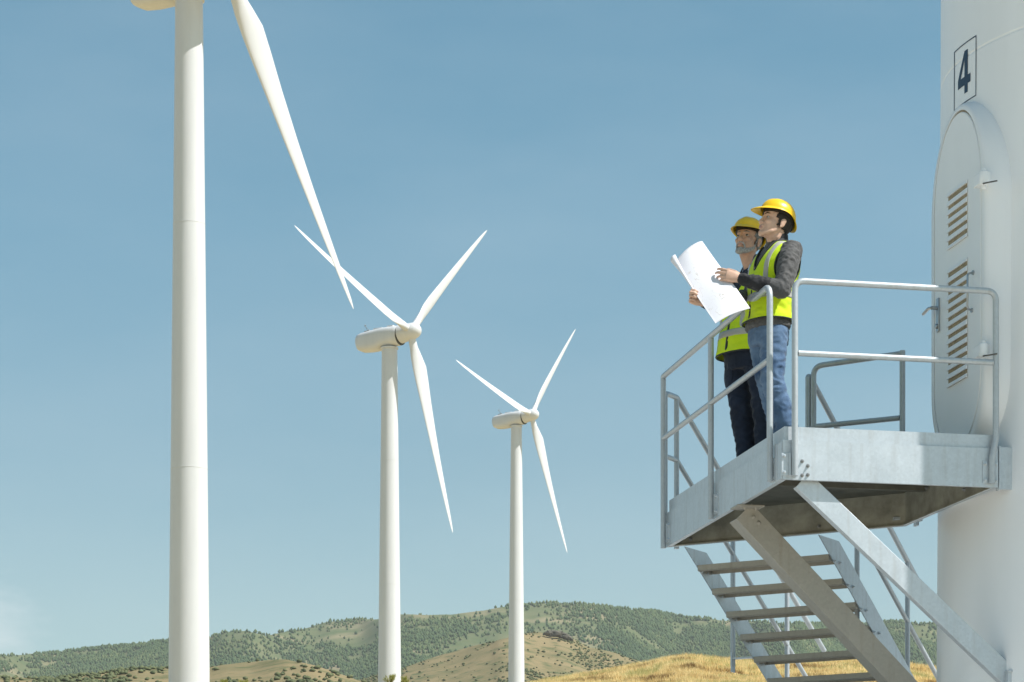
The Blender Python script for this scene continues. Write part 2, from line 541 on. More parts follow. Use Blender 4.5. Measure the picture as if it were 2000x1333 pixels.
def tint_mat(name, stops, rough=.8, trans=0.0):
    """leaf colour picked per plant from a ramp by its own tint attribute"""
    m = bpy.data.materials.new(name)
    m.use_nodes = True
    nt = m.node_tree
    b = nt.nodes['Principled BSDF']
    b.inputs['Roughness'].default_value = rough
    b.inputs['Specular IOR Level'].default_value = 0.15
    a = nt.nodes.new('ShaderNodeAttribute'); a.attribute_name = 'tint'
    rp = nt.nodes.new('ShaderNodeValToRGB')
    el = rp.color_ramp.elements
    el[0].position, el[0].color = stops[0][0], (*stops[0][1], 1)
    el[1].position, el[1].color = stops[-1][0], (*stops[-1][1], 1)
    for p, c in stops[1:-1]:
        e = el.new(p); e.color = (*c, 1)
    nt.links.new(a.outputs['Fac'], rp.inputs['Fac'])
    nt.links.new(rp.outputs['Color'], b.inputs['Base Color'])
    if trans:
        tr = nt.nodes.new('ShaderNodeBsdfTranslucent')
        nt.links.new(rp.outputs['Color'], tr.inputs['Color'])
        mx = nt.nodes.new('ShaderNodeMixShader'); mx.inputs[0].default_value = trans
        nt.links.new(b.outputs[0], mx.inputs[1]); nt.links.new(tr.outputs[0], mx.inputs[2])
        nt.links.new(mx.outputs[0], nt.nodes['Material Output'].inputs['Surface'])
    return m

M_STRAW = tint_mat('straw_grass', [(0, (0.24, 0.155, 0.07)), (.32, (0.72, 0.54, 0.25)), (.8, (0.92, 0.76, 0.42)), (1, (0.50, 0.46, 0.20))], .75, .35)
M_PINE = tint_mat('pine_foliage', [(0, (0.052, 0.084, 0.034)), (.6, (0.088, 0.122, 0.046)), (1, (0.150, 0.165, 0.068))])

def pick(G, n, dens, tmin=0.0, tmax=1.02):
    """n random points on a hill sheet, kept where the density allows"""
    X, D, Z, T, PX = G
    r_, c = X.shape
    area = (np.gradient(X, axis=1) * np.gradient(D, axis=0)).clip(0)[:-1, :-1]
    Tm = T[:-1, :-1]
    wgt = area * dens(X, D, T, PX)[:-1, :-1] * (Tm >= tmin) * (Tm <= tmax)
    p = wgt.ravel() / wgt.sum()
    k = rng.choice(len(p), n, p=p)
    i, j = k // (c - 1), k % (c - 1)
    u, w = rng.random(n), rng.random(n)
    out = []
    for A in (X, D, Z):
        out.append((A[i, j] * (1 - u) + A[i + 1, j] * u) * (1 - w) + (A[i, j + 1] * (1 - u) + A[i + 1, j + 1] * u) * w)
    return np.stack(out, 1)

# dry grass on the mound
gd = lambda X, D, T, PX: np.clip(fbm(X / 4, D / 4, 61, 4) * 2.2 - .45, .15, 1) * (PX > 930) * (PX < 2250)
gp = pick(MO, 30000, gd, .35, 1.05)
gp[:, 2] -= .03
gt = np.clip(fbm(gp[:, 0] / 3, gp[:, 1] / 3, 71, 3) * 2.4 - .62 + rng.normal(0, .14, len(gp)), 0, 1)
tag(blades_mesh('dry_grass', gp, 9, .14, .48, .026, .55, M_STRAW, gt), kind='stuff')

# far pine woods: every tree a small tapering crown with a ragged middle
def crowns(name, P, hmin, hmax, slim, m, tints, kind='stuff'):
    n = len(P)
    h = rng.uniform(hmin, hmax, n)
    rad = h * slim * rng.uniform(.75, 1.3, n)
    S = 6
    a = np.arange(S) / S * 2 * np.pi
    off = rng.uniform(0, 6.28, n)
    rings = [(.02, .55), (.28, 1.0), (.62, .72)]
    vs = []
    for z, rr in rings:
        jit = rng.uniform(.65, 1.3, (n, S))
        x = P[:, 0, None] + np.cos(a + off[:, None]) * rad[:, None] * rr * jit
        y = P[:, 1, None] + np.sin(a + off[:, None]) * rad[:, None] * rr * jit
        zz = P[:, 2, None] + (h[:, None] * (z + rng.uniform(-.05, .05, (n, S))))
        vs.append(np.stack([x, y, zz], -1))
    tip = P + np.stack([rng.normal(0, .06, n) * h, rng.normal(0, .06, n) * h, h], 1)
    vs.append(tip[:, None, :])
    co = np.concatenate(vs, 1)
    k = 3 * S + 1
    fq, ft = [], []
    for r_ in range(2):
        for s in range(S):
            s2 = (s + 1) % S
            fq.append((r_ * S + s, r_ * S + s2, (r_ + 1) * S + s2, (r_ + 1) * S + s))
    for s in range(S):
        ft.append((2 * S + s, 2 * S + (s + 1) % S, 3 * S))
    base = (np.arange(n) * k)[:, None, None]
    q = (np.array(fq)[None] + base).reshape(-1)
    t = (np.array(ft)[None] + base).reshape(-1)
    me = bpy.data.meshes.new(name)
    me.vertices.add(n * k); me.vertices.foreach_set('co', co.astype(np.float32).ravel())
    li = np.concatenate([q, t]).astype(np.int32)
    me.loops.add(len(li)); me.loops.foreach_set('vertex_index', li)
    nq, ntr = len(q) // 4, len(t) // 3
    me.polygons.add(nq + ntr)
    me.polygons.foreach_set('loop_start', np.concatenate([np.arange(nq) * 4, nq * 4 + np.arange(ntr) * 3]).astype(np.int32))
    me.update(calc_edges=True)
    at_ = me.attributes.new('tint', 'FLOAT', 'POINT')
    at_.data.foreach_set('value', np.repeat(tints, k).astype(np.float32))
    o = link_mesh(name, me, m)
    return tag(o, kind=kind)

def ridge_density(X, D, T, PX):
    big = fbm(X / 170, D / 300, 81, 4) + .13 * np.clip((PX - 760) / 200, 0, 1)
    small = fbm(X / 40, D / 70, 91, 3)
    big = big - .07 * np.clip((820 - PX) / 150, 0, 1) * np.clip((vnoise(X / 90 + 7, D / 200, 77) - .35) * 4, 0, 1)
    d = np.clip((big - .43) * 9, 0, 1)
    left = np.clip((760 - PX) / 120, 0, 1) * np.clip((PX - 360) / 60, 0, 1)       # the barer shoulder of the ridge
    d = d * (1 - .75 * left * np.clip((T - .8) * 8, 0, 1))
    right = np.clip((PX - 1050) / 250, 0, 1)
    d = np.maximum(d, right * .95 * np.clip((small * .5 + big * .5 - .33) * 9, .22, 1))
    far_l = np.clip((330 - PX) / 60, 0, 1) * np.clip((T - .84) * 20, 0, 1)
    d = np.maximum(d, far_l * .9)
    return d * np.clip((small - .28) * 6, .03, 1) + .012
tp = pick(RG, 92000, lambda X, D, T, PX: ridge_density(X, D, T, PX) * (PX > -500) * (PX < 2600), .56, 1.03)
tt = np.clip(fbm(tp[:, 0] / 60, tp[:, 1] / 60, 101, 3) * .9 - .05 + rng.normal(0, .2, len(tp)), 0, 1)
crowns('pine_forest', tp, 2.6, 6.2, .36, M_PINE, tt)
M_SCRUB = tint_mat('scrub_foliage', [(0, (0.07, 0.085, 0.04)), (1, (0.14, 0.15, 0.07))])
def scrub_density(X, D, T, PX):
    return np.clip((fbm(X / 26, D / 60, 111, 4) - .52) * 9, 0, 1) + .02
sp = np.concatenate([pick(LH, 2200, lambda X, D, T, PX: ((scrub_density(X, D, T, PX) + .05) * (1 + 5 * (PX < 400))) * (PX > -500) * (PX < 760), .6, 1.0),
                     pick(KH, 7000, lambda X, D, T, PX: (scrub_density(X, D, T, PX) + .06) * (PX > 500) * (PX < 1700), .3, 1.0)])
crowns('scrub', sp, .35, 1.3, .8, M_SCRUB, rng.random(len(sp)))

# rocky outcrop on top of the knoll
M_ROCK = mat('lichened_rock', (0.12, 0.105, 0.08), .9, 0, .45, .35)
mb = MB()
for k in range(26):
    px = 1066 + k * 2.0 + rng.uniform(-2, 2)
    d = 1746 + rng.uniform(-1, 1)
    p = at(px, np.interp(px, [q for q, _ in knoll_prof], [q for _, q in knoll_prof]) + 2 + abs(px - 1085) * .05, d)
    r_ = rng.uniform(1.0, 1.9) * (1.5 - min(.9, abs(px - 1088) / 40))
    bm = bmesh.new()
    bmesh.ops.create_icosphere(bm, subdivisions=2, radius=1)
    vs = []
    for v in bm.verts:
        q = v.co * (1 + .55 * noise.noise(v.co * 1.3 + Vector((k * 7, 0, 0))))
        vs.append(p + Vector((q.x * r_ * 1.3, q.y * r_, q.z * r_ * .9)))
    mb.add(vs, [tuple(v.index for v in f.verts) for f in bm.faces])
    bm.free()
tag(mb.build('rock_outcrop', M_ROCK, sharp=20), 'dark rocky outcrop crowning the bare tan knoll', 'rocks')

# wispy shrubs on the near slope, at the foot of the middle turbine
M_BROOM = tint_mat('broom_leaves', [(0, (0.20, 0.23, 0.05)), (.6, (0.36, 0.36, 0.09)), (1, (0.50, 0.46, 0.16))], .7, .3)
M_STEM = mat('shrub_stem', (0.16, 0.13, 0.06), .8)
def shrub(px, d, h, spread, n, label, seed, top=.9):
    p = at(px, 1340, d); p.z = float(ground_z(p.x, p.y)) - .02
    t = empty('shrub', p)
    tag(t, label, 'shrub', 'shrubs on the slope below the turbines')
    r2 = np.random.default_rng(seed)
    st = MB()
    tips = []
    for k in range(n):
        a, l = r2.uniform(0, 6.28), r2.uniform(.15, 1) * spread
        e = Vector((math.cos(a) * l, math.sin(a) * l, h * r2.uniform(.55, 1)))
        mid = Vector((e.x * .35, e.y * .35, e.z * .55))
        st.tube([Vector((0, 0, 0)), mid, e], .006, 4, rads=[.012, .008, .003])
        for q in range(9):
            s = r2.uniform(.35, 1)
            tips.append(mid.lerp(e, s) if s > .5 else mid * (s * 2))
    st.build('stem', M_STEM, t, fix=False)
    tips = np.array([list(q) for q in tips])
    lf = blades_mesh('foliage', tips, 5, .06, .16, .012, .9, M_BROOM, np.clip(r2.normal(.5, .25, len(tips)), 0, 1))
    lf.parent = t
shrub(762, 190, 1.15, .45, 26, 'wispy yellow-green shrub in front of the middle turbine tower, left of its pair', 1)
shrub(791, 188, .95, .32, 22, 'denser yellow-green shrub at the right foot of the middle turbine tower', 2)
shrub(437, 200, .75, .35, 20, 'small green shrub just right of the big left turbine tower', 3)
shrub(478, 205, .65, .45, 16, 'pale low shrub out on the slope between the left and middle turbine towers', 4)
# ---------------------------------------------------------------- the three turbines on the slope
TILT = R(5)
HUB_X, HUB_R = 3.55, 1.35
def make_turbine(hub_px, hub_py, d, base_h, phase, label, YAW=R(-32.5)):
    """local frame: +x along the rotor axis, z up, origin on the ground at the tower axis"""
    hub = at(hub_px, hub_py, d)
    ax = Vector((math.cos(YAW), math.sin(YAW), 0))
    base = hub - ax * HUB_X * math.cos(TILT)
    top_z = hub.z - HUB_X * math.sin(TILT)
    base.z = top_z - base_h
    root = empty('wind_turbine', base, YAW)
    tag(root, label, 'wind turbine', 'wind turbines on the slope')
    H = base_h
    neck = H - 1.55                # tower meets nacelle
    mb = MB()
    prof = [(1.78, -1.0), (1.62, 0.0), (1.60, .25)]
    secs = [0.25, H * .32, H * .66, neck]
    def rad(z): return 1.63 + (1.08 - 1.63) * (z / neck)
    for a, b in zip(secs[:-1], secs[1:]):
        for k in range(1, 9):
            prof.append((rad(a + (b - a - .05) * k / 8), a + (b - a - .05) * k / 8))
        prof += [(rad(b) + .014, b - .045), (rad(b) + .014, b - .005), (rad(b), b)]
    mb.lathe(prof, seg=64)
    mb.build('tower', M_WHITE, root, sharp=30)
    # nacelle: lofted rounded-box sections along x (half width, top, bottom, roundness)
    secs = [(-5.35, .45, .35, -.55, 2.2), (-5.25, .85, .72, -.95, 2.6), (-5.0, 1.05, .88, -1.35, 3.0), (-4.4, 1.16, 1.00, -1.62, 3.4), (-3.2, 1.24, 1.12, -1.70, 3.6),
            (-1.8, 1.28, 1.22, -1.66, 3.6), (-1.35, 1.29, 1.26, -1.58, 3.5), (-1.15, 1.30, 1.28, -1.40, 3.4), (0, 1.31, 1.31, -1.36, 3.2), (1.2, 1.33, 1.33, -1.35, 2.6),
            (1.75, 1.34, 1.34, -1.34, 2.2), (1.8, 1.33, 1.33, -1.33, 2.1)]
    N = 48
    mb = MB()
    vs, fs = [], []
    for x, w, t, b, e in secs:
        zc, hh = (t + b) / 2, (t - b) / 2
        for k in range(N):
            a = 2 * math.pi * k / N
            c, s = math.cos(a), math.sin(a)
            vs.append((x, w * math.copysign(abs(c) ** (2 / e), c), zc + hh * math.copysign(abs(s) ** (2 / e), s) + H))
    for i in range(len(secs) - 1):
        for k in range(N):
            k2 = (k + 1) % N
            fs.append((i * N + k, i * N + k2, (i + 1) * N + k2, (i + 1) * N + k))
    fs.append(tuple(reversed(range(N)))); fs.append(tuple((len(secs) - 1) * N + k for k in range(N)))
    mb.add(vs, fs)
    nac = mb.build('nacelle', M_WHITE, root, sharp=40)
    mb = MB()
    mb.obox((-1.6, 0, H + 1.26), V(.75, 0, 0), V(0, .6, 0), V(0, 0, .09))
    mb.obox((.4, 0, H + 1.36), V(.5, 0, 0), V(0, .55, 0), V(0, 0, .10))
    mb.build('roof_hatch', M_WHITE, nac, bevel=.03)
    mb = MB()
    mb.obox((-4.05, .25, H + 1.20), V(.28, 0, 0), V(0, .22, 0), V(0, 0, .17))
    mb.obox((-3.4, -.2, H + 1.20), V(.16, 0, 0), V(0, .16, 0), V(0, 0, .14))
    mb.tube([(-3.9, .3, H + 1.3), (-4.35, .3, H + 2.15)], .03, 8)
    mb.tube([(-3.5, .3, H + 1.25), (-4.2, .3, H + 1.95)], .025, 8)
    mb.tube([(-4.5, .3, H + 2.05), (-4.15, .3, H + 2.2)], .03, 8)
    mb.lathe([(.02, 0), (.09, .02), (.09, .12), (.02, .14)], (-4.35, .3, H + 2.15), (0, 0, 1), 10)
    mb.build('weather_mast', M_GREYPLASTIC, nac, bevel=.01)
    mb = MB()
    mb.lathe([(1.28, 0), (1.37, .01), (1.37, .07), (1.28, .08)], (1.80, 0, H), (1, 0, 0), 48)
    mb.build('seam_ring', M_SEAM, nac)
    mb = MB()
    mb.lathe([(1.20, -.06), (1.22, 0), (1.22, .16), (1.10, .2)], (0, 0, neck - .1), (0, 0, 1), 48)
    mb.build('yaw_collar', M_WHITE, nac)
    # rotor frame: tilt about y so that the nose points a little upwards
    hubl = Vector((HUB_X * math.cos(TILT), 0, H + HUB_X * math.sin(TILT)))
    rot = Matrix.Rotation(-TILT, 4, 'Y')
    mb = MB()
    mb.lathe([(1.30, -1.62), (1.29, -1.45), (1.22, -.9), (1.16, -.55), (1.17, 0), (1.12, .5), (.98, .95), (.74, 1.32), (.42, 1.55), (.12, 1.63), (.01, 1.635)], (0, 0, 0), (1, 0, 0), 48)
    hub_o = mb.build('hub', M_WHITE, root)
    hub_o.matrix_local = Matrix.Translation(hubl) @ rot
    # blade: along local +z, root circle to thin twisted airfoil, pre-bent a little
    st = [(0.6, .52, .52, 0), (1.3, .52, .52, 0), (2.2, .60, .50, 8), (3.4, .86, .40, 14), (5.0, 1.10, .31, 13), (7, 1.06, .25, 10), (10, .90, .19, 7), (14, .72, .14, 4.5),
          (18, .56, .10, 2.5), (22, .42, .072, 1), (25.5, .28, .048, 0), (27.2, .17, .03, 0), (27.8, .08, .018, 0), (28.0, .02, .008, 0)]
    N = 24
    bv, bf = [], []
    for z, c, t, tw in st:
        f = min(1, max(0, (z - 1.3) / 3.7))
        tw = R(tw + 12)
        for k in range(N):
            a = 2 * math.pi * k / N
            # chord direction y; airfoil: leading edge at +, trailing edge tail
            y = math.cos(a) * c
            x = math.sin(a) * t * (1 - .42 * f * (1 - math.cos(a)) ** 1.1 * .62)
            y -= .30 * c * f
            bx = -.00045 * z * z
            bv.append((x * math.cos(tw) - y * math.sin(tw) + bx * 0 + .0009 * z * z, x * math.sin(tw) + y * math.cos(tw), z))
    for i in range(len(st) - 1):
        for k in range(N):
            k2 = (k + 1) % N
            bf.append((i * N + k, i * N + k2, (i + 1) * N + k2, (i + 1) * N + k))
    bf.append(tuple(reversed(range(N)))); bf.append(tuple((len(st) - 1) * N + k for k in range(N)))
    me = None
    for k in range(3):
        if me is None:
            mb = MB(); mb.add(bv, bf)
            b = mb.build('blade', M_BLADE, root, sharp=60); me = b.data
        else:
            b = bpy.data.objects.new('blade', me); COL.objects.link(b); b.parent = root
        # angle 0 = horizontal, on the side away from the viewer; 90 = up
        ph = phase + k * 2 * math.pi / 3
        b.matrix_local = Matrix.Translation(hubl) @ rot @ Matrix.Rotation(-(ph - math.pi / 2), 4, 'X').inverted()
    return root
make_turbine(443, -62, 226, 56.5, R(301), 'biggest white wind turbine on the slope, its nacelle cut off by the photo top', R(-28))
make_turbine(802, 648, 400, 50.5, R(42), 'middle-sized white wind turbine on the slope, between the biggest and the smallest')
make_turbine(1038, 811, 575, 53.0, R(48), 'smallest and farthest white wind turbine, its foot behind the straw mound')

# ---------------------------------------------------------------- platform frame: n towards the near tower, t away from the viewer
A0 = Vector((1.82, 19.5, 0))
EN = Vector((.9783, .207, 0)); ET = Vector((-.207, .9783, 0)); UP = Vector((0, 0, 1))
def Q(n, t, z): return A0 + EN * n + ET * t + UP * z
ZB, ZD, ZT = 3.488, 3.765, 3.846           # bottom of the beams, deck, top of the toe board
# ---------------------------------------------------------------- near tower with door
TR, TN, TT = 2.00, 1.52, .74
TC = Q(TN + TR, TT, 0)
tower_root = empty('wind_turbine', (TC.x, TC.y, float(ground_z(TC.x, TC.y))))
TO = tower_root.location
tag(tower_root, 'white turbine tower with an oval door and number 4 beside the platform', 'wind turbine')
def tower_r(z): return TR - (z - 5) * .003
def cylp(a, z, off):
    """point on the near tower: a metres round from the door axis (away from the viewer positive), off metres proud"""
    r_ = tower_r(z)
    th = a / TR
    return Vector((TC.x, TC.y, 0)) + (-EN * math.cos(th) + ET * math.sin(th)) * (r_ + off) + UP * z
mb = MB(TO)
prof = [(tower_r(.2) + .15, TO.z - .6), (tower_r(.2) + .15, TO.z + .12), (tower_r(1) + .02, TO.z + .13)]
z = TO.z + .15
seams = [6.62, 9.2, 11.8, 14.4]
for s in seams:
    prof += [(tower_r(s - .06), s - .06), (tower_r(s), s - .012), (tower_r(s) - .003, s - .004), (tower_r(s) - .003, s + .004), (tower_r(s), s + .012), (tower_r(s + .06), s + .06)]
prof += [(tower_r(18), 18), (tower_r(18) + .03, 18.02), (tower_r(18) + .03, 18.1), (tower_r(30), 30), (1.75, 48), (1.75, 48.6), (1.6, 48.7)]
mb.lathe(prof, (TC.x, TC.y, 0), seg=160)
near_tower = mb.build('tower', M_TOWER4, tower_root, sharp=9)

def plane_t(n, px):
    """t on the plane of constant n seen at photo column px"""
    k = (px - 1000) / FPX
    p = A0 + EN * n
    return (k * p.y - p.x) / (ET.x - k * ET.y)
def plane_z(n, t, py):
    return (HOR - py) / FPX * (A0 + EN * n + ET * t).y
DN = 1.472                                  # plane of the door leaf
dl, dr = plane_t(DN, 1826), plane_t(DN, 1917)
dc, hw = (dl + dr) / 2, (dl - dr) / 2
dz1 = plane_z(DN, dc, 222)
dz0 = ZD + .09
def oval(half, z0, z1, n, k=32, sq=2.15):
    """rounded door outline in the plane n: half-ellipse ends on straight sides"""
    pts = []
    eh = min(half * 1.35, (z1 - z0) / 2)
    for i in range(k + 1):
        a = math.pi * i / k
        pts.append((half * math.cos(a), z1 - eh + eh * math.sin(a)))
    for i in range(k + 1):
        a = math.pi + math.pi * i / k
        pts.append((half * math.cos(a), z0 + eh * .8 + eh * .8 * math.sin(a)))
    return [Q(n, dc + p, z) for p, z in pts]
def ring_loft(mb, loops, cap_last=False):
    n = len(loops[0])
    vs = [p for l in loops for p in l]
    fs = []
    for i in range(len(loops) - 1):
        for k in range(n):
            k2 = (k + 1) % n
            fs.append((i * n + k, i * n + k2, (i + 1) * n + k2, (i + 1) * n + k))
    if cap_last: fs.append(tuple((len(loops) - 1) * n + k for k in range(n)))
    mb.add(vs, fs)
mb = MB(TO)
fw = .085
ring_loft(mb, [oval(hw + .125, dz0 - .2, dz1 + .085, 1.85), oval(hw + .115, dz0 - .19, dz1 + .075, 1.60), oval(hw + .095, dz0 - .13, dz1 + .062, 1.50), oval(hw + .072, dz0 - .09, dz1 + .048, DN + .004), oval(hw + .060, dz0 - .075, dz1 + .040, DN - .004),
               oval(hw + .012, dz0 - .012, dz1 + .012, DN - .004), oval(hw + .010, dz0 - .010, dz1 + .010, DN + .03)])
mb.build('door_frame', M_TOWER4, tower_root, sharp=50)
mb = MB(TO)
ring_loft(mb, [oval(hw + .009, dz0 - .009, dz1 + .009, DN + .03), oval(hw + .009, dz0 - .009, dz1 + .009, DN + .008), oval(hw, dz0, dz1, DN + .008), ], True)
mb.build('door_gasket', M_RUBBER, tower_root)
mb = MB(TO)
ring_loft(mb, [oval(hw - .004, dz0 + .004, dz1 - .004, DN + .02), oval(hw - .004, dz0 + .004, dz1 - .004, DN + .001), oval(hw - .010, dz0 + .01, dz1 - .01, DN - .005)], True)
door = mb.build('door', M_DOOR, tower_root, sharp=30)
# louvre panels: dark slots behind slanting white slats
ll, lr = plane_t(DN - .01, 1852), plane_t(DN - .01, 1888)
def louvre(y_top, slots):
    zt = plane_z(DN, lr, y_top)
    pitch = 17.15 / FPX * 20.5
    zb = zt - pitch * slots
    mb = MB(TO)
    mb.obox(Q(DN - .007, (ll + lr) / 2, (zt + zb) / 2), EN * .002, ET * (ll - lr) / 2, UP * (zt - zb) / 2)
    pn = mb.build('louvre_panel', M_LOUVRE, door)
    mb = MB(TO)
    for k in range(slots + 1):
        zc = zt - k * pitch
        h = pitch * .30 if 0 < k < slots else pitch * .22
        c0 = Q(DN - .012, (ll + lr) / 2, zc)
        mb.hexa([Q(DN - .008, lr - .012, zc - h), Q(DN - .022, lr - .012, zc - h * 1.1), Q(DN - .022, ll + .012, zc - h * 1.1), Q(DN - .008, ll + .012, zc - h),
                 Q(DN - .008, lr - .012, zc + h), Q(DN - .014, lr - .012, zc + h * .9), Q(DN - .014, ll + .012, zc + h * .9), Q(DN - .008, ll + .012, zc + h)])
    mb.build('slat', M_DOOR, door, bevel=.002)
louvre(355, 6)
louvre(507, 13)
# lever handle, stay rod, hinges
mb = MB(TO)
ht = plane_t(DN, 1835)
hz = plane_z(DN, ht, 608)
mb.obox(Q(DN - .012, ht, hz - .03), EN * .007, ET * .024, UP * .12)
mb.lathe([(.013, 0), (.013, .05)], Q(DN - .015, ht, hz + .02), -EN, 12)
mb.tube(fillet([Q(DN - .06, ht, hz + .02), Q(DN - .066, ht + .05, hz + .025), Q(DN - .066, ht + .16, hz + .01)], .02), .011, 10)
mb.lathe([(.018, 0), (.018, .012), (.010, .014)], Q(DN - .018, ht, hz - .11), -EN, 14)
mb.build('door_handle', M_CHROME, door, bevel=.003)
mb = MB(TO)
rt = plane_t(DN, 1903)
z1, z0 = plane_z(DN, rt, 533), plane_z(DN, rt, 605)
mb.tube(fillet([Q(DN - .01, rt, z1), Q(DN - .05, rt + .0, z1 - .01), Q(DN - .055, rt - .015, (z0 + z1) / 2), Q(DN - .045, rt + .02, z0 + .01), Q(DN - .01, rt + .025, z0)], .03), .007, 10)
mb.lathe([(.016, 0), (.016, .012)], Q(DN - .004, rt, z1), -EN, 12)
mb.lathe([(.016, 0), (.016, .012)], Q(DN - .004, rt + .025, z0), -EN, 12)
mb.build('door_stay', M_CHROME, door)
for y in (352, 687):
    mb = MB(TO)
    t0 = plane_t(DN, 1922)
    z = plane_z(DN, t0, y)
    mb.obox(Q(DN - .015, t0, z), EN * .035, ET * .075, UP * .042)
    mb.lathe([(.03, -.05), (.034, -.04), (.034, .04), (.03, .05)], Q(DN - .03, t0 - .07, z - .01), UP, 14)
    mb.lathe([(.018, -.075), (.018, .07)], Q(DN - .03, t0 - .07, z - .01), UP, 12)
    hg = mb.build('hinge', M_TOWER4, door, bevel=.008)
    mb = MB(TO)
    mb.tube(fillet([Q(DN - .02, t0 - .085, z - .052), Q(DN - .05, t0 - .10, z - .055), Q(DN - .03, t0 - .15, z - .06), Q(DN + .03, t0 - .17, z - .05)], .03), .005, 8)
    mb.build('hinge_wire', M_SEAM, hg)
# number sign painted on the curved shell: border and figure as thin raised paint
def sign_poly(mb, pts, z0, z1):
    """strip grid on the shell between a-range given per height; pts = [(a_left, a_right)]"""
sa0, sa1 = -.30, .085            # right (near) and left (far) edges
sz0, sz1 = 6.298, 6.722
mb = MB(TO)
def strip(a0, a1, z0, z1, na=10, nz=2, off=.0025):
    vs, fs = [], []
    for j in range(nz + 1):
        for i in range(na + 1):
            vs.append(cylp(a0 + (a1 - a0) * i / na, z0 + (z1 - z0) * j / nz, off))
    for j in range(nz):
        for i in range(na):
            b = j * (na + 1) + i
            fs.append((b, b + 1, b + na + 2, b + na + 1))
    mb.add(vs, fs)
bw = .0085
strip(sa0, sa1, sz1 - bw, sz1); strip(sa0, sa1, sz0, sz0 + bw)
strip(sa0, sa0 + bw * 1.2, sz0 + bw, sz1 - bw, 1, 12); strip(sa1 - bw * 1.6, sa1, sz0 + bw, sz1 - bw, 1, 12)
# figure 4 in unit box (x to the reader's right, y up) built as thin quads
def figure(quads):
    w, h = .215, .30
    # the reader faces the tower: right hand is towards the viewer side (negative a)
    cx, cz = (sa0 + sa1) / 2 + .0, (sz0 + sz1) / 2 + .005
    for q in quads:
        (x0, y0), (x1, y1), (x2, y2), (x3, y3) = q
        n = 8
        vs, fs = [], []
        for j in range(n + 1):
            s = j / n
            l = (x0 + (x3 - x0) * s, y0 + (y3 - y0) * s); r_ = (x1 + (x2 - x1) * s, y1 + (y2 - y1) * s)
            for i in range(5):
                u = i / 4
                x, y = l[0] + (r_[0] - l[0]) * u, l[1] + (r_[1] - l[1]) * u
                vs.append(cylp(cx - (x - .5) * w, cz + (y - .5) * h, .0025))
        for j in range(n):
            for i in range(4):
                b = j * 5 + i
                fs.append((b, b + 1, b + 6, b + 5))
        mb.add(vs, fs)
figure([[(.55, 0), (.80, 0), (.80, .20), (.55, .20)],
        [(.0, .20), (1.0, .20), (1.0, .40), (.0, .40)],
        [(.55, .40), (.80, .40), (.80, 1.0), (.55, 1.0)],
        [(.0, .40), (.24, .40), (.55, .80), (.55, 1.0)]])
mb.build('number_sign', M_INK, tower_root, fix=True)
# ---------------------------------------------------------------- access platform
plat = empty('access_platform', Q(.75, .8, ZD))
PO = plat.location
tag(plat, 'galvanized steel access platform with tube guard rails bolted to the numbered tower', 'platform')
cA, cB, cC, cD = (0, 0), (1.53, 0), (1.475, 1.68), (0, 3.03)
def Q2(c, z): return Q(c[0], c[1], z)
poly = [cA, cB, cC, cD]
def inset(d):
    """corners of the plan moved inwards by d"""
    out = []
    n = len(poly)
    for i in range(n):
        p0, p1, p2 = Vector(poly[i - 1]), Vector(poly[i]), Vector(poly[(i + 1) % n])
        e1, e2 = (p1 - p0).normalized(), (p2 - p1).normalized()
        n1, n2 = Vector((-e1.y, e1.x)), Vector((-e2.y, e2.x))
        k = (n1 + n2).normalized()
        out.append(p1 + k * d / max(.3, k.dot(n1)))
    return out
i1, i2, i0, i3 = inset(.012), inset(.075), inset(.016), inset(.022)
in_ = inset(.026)
names = ['front', 'near', 'back', 'left']
for i in range(4):
    j = (i + 1) % 4
    e = .0015 * (i % 2)
    mb = MB(PO)
    z1 = ZD - .012 - e
    # web
    mb.hexa([Q2(poly[i], ZB + e), Q2(poly[j], ZB + e), Q2(i1[j], ZB + e), Q2(i1[i], ZB + e), Q2(poly[i], z1), Q2(poly[j], z1), Q2(i1[j], z1), Q2(i1[i], z1)])
    # lower flange, butted inside the web
    k = .02
    a, b = Vector(i1[i]), Vector(i1[j]); c, d = Vector(i2[j]), Vector(i2[i])
    fw_ = .35
    c, d = b.lerp(c, fw_), a.lerp(d, fw_)
    mb.hexa([Q2(a, ZB + e + .001), Q2(b, ZB + e + .001), Q2(c, ZB + e + .001), Q2(d, ZB + e + .001), Q2(a, ZB + .011 + e), Q2(b, ZB + .011 + e), Q2(c, ZB + .011 + e), Q2(d, ZB + .011 + e)])
    if i in (0, 3):
        # cover strip above the channel
        pass
    bo = mb.build('edge_beam', [M_STEEL, M_GRIME_SHADE], plat)
    # inner faces take a dull, grimy colour with their shade painted in
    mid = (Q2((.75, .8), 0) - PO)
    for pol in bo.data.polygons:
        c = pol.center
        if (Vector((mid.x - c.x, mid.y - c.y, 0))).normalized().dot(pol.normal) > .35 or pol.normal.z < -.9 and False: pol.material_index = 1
    if i != 2 and i != 1:
        mb = MB(PO)
        z0, z1 = ZD - .03, ZT
        p, q, r_, s = i0[i], i0[j], i3[j], i3[i]
        ex = -EN * .0005 if i == 3 else Vector((0, 0, 0))
        mb.hexa([Q2(p, z0), Q2(q, z0), Q2(r_, z0), Q2(s, z0), Q2(p, z1), Q2(q, z1), Q2(r_, z1), Q2(s, z1)])
        mb.build('toe_board', M_STEEL, plat)
mb = MB(PO)
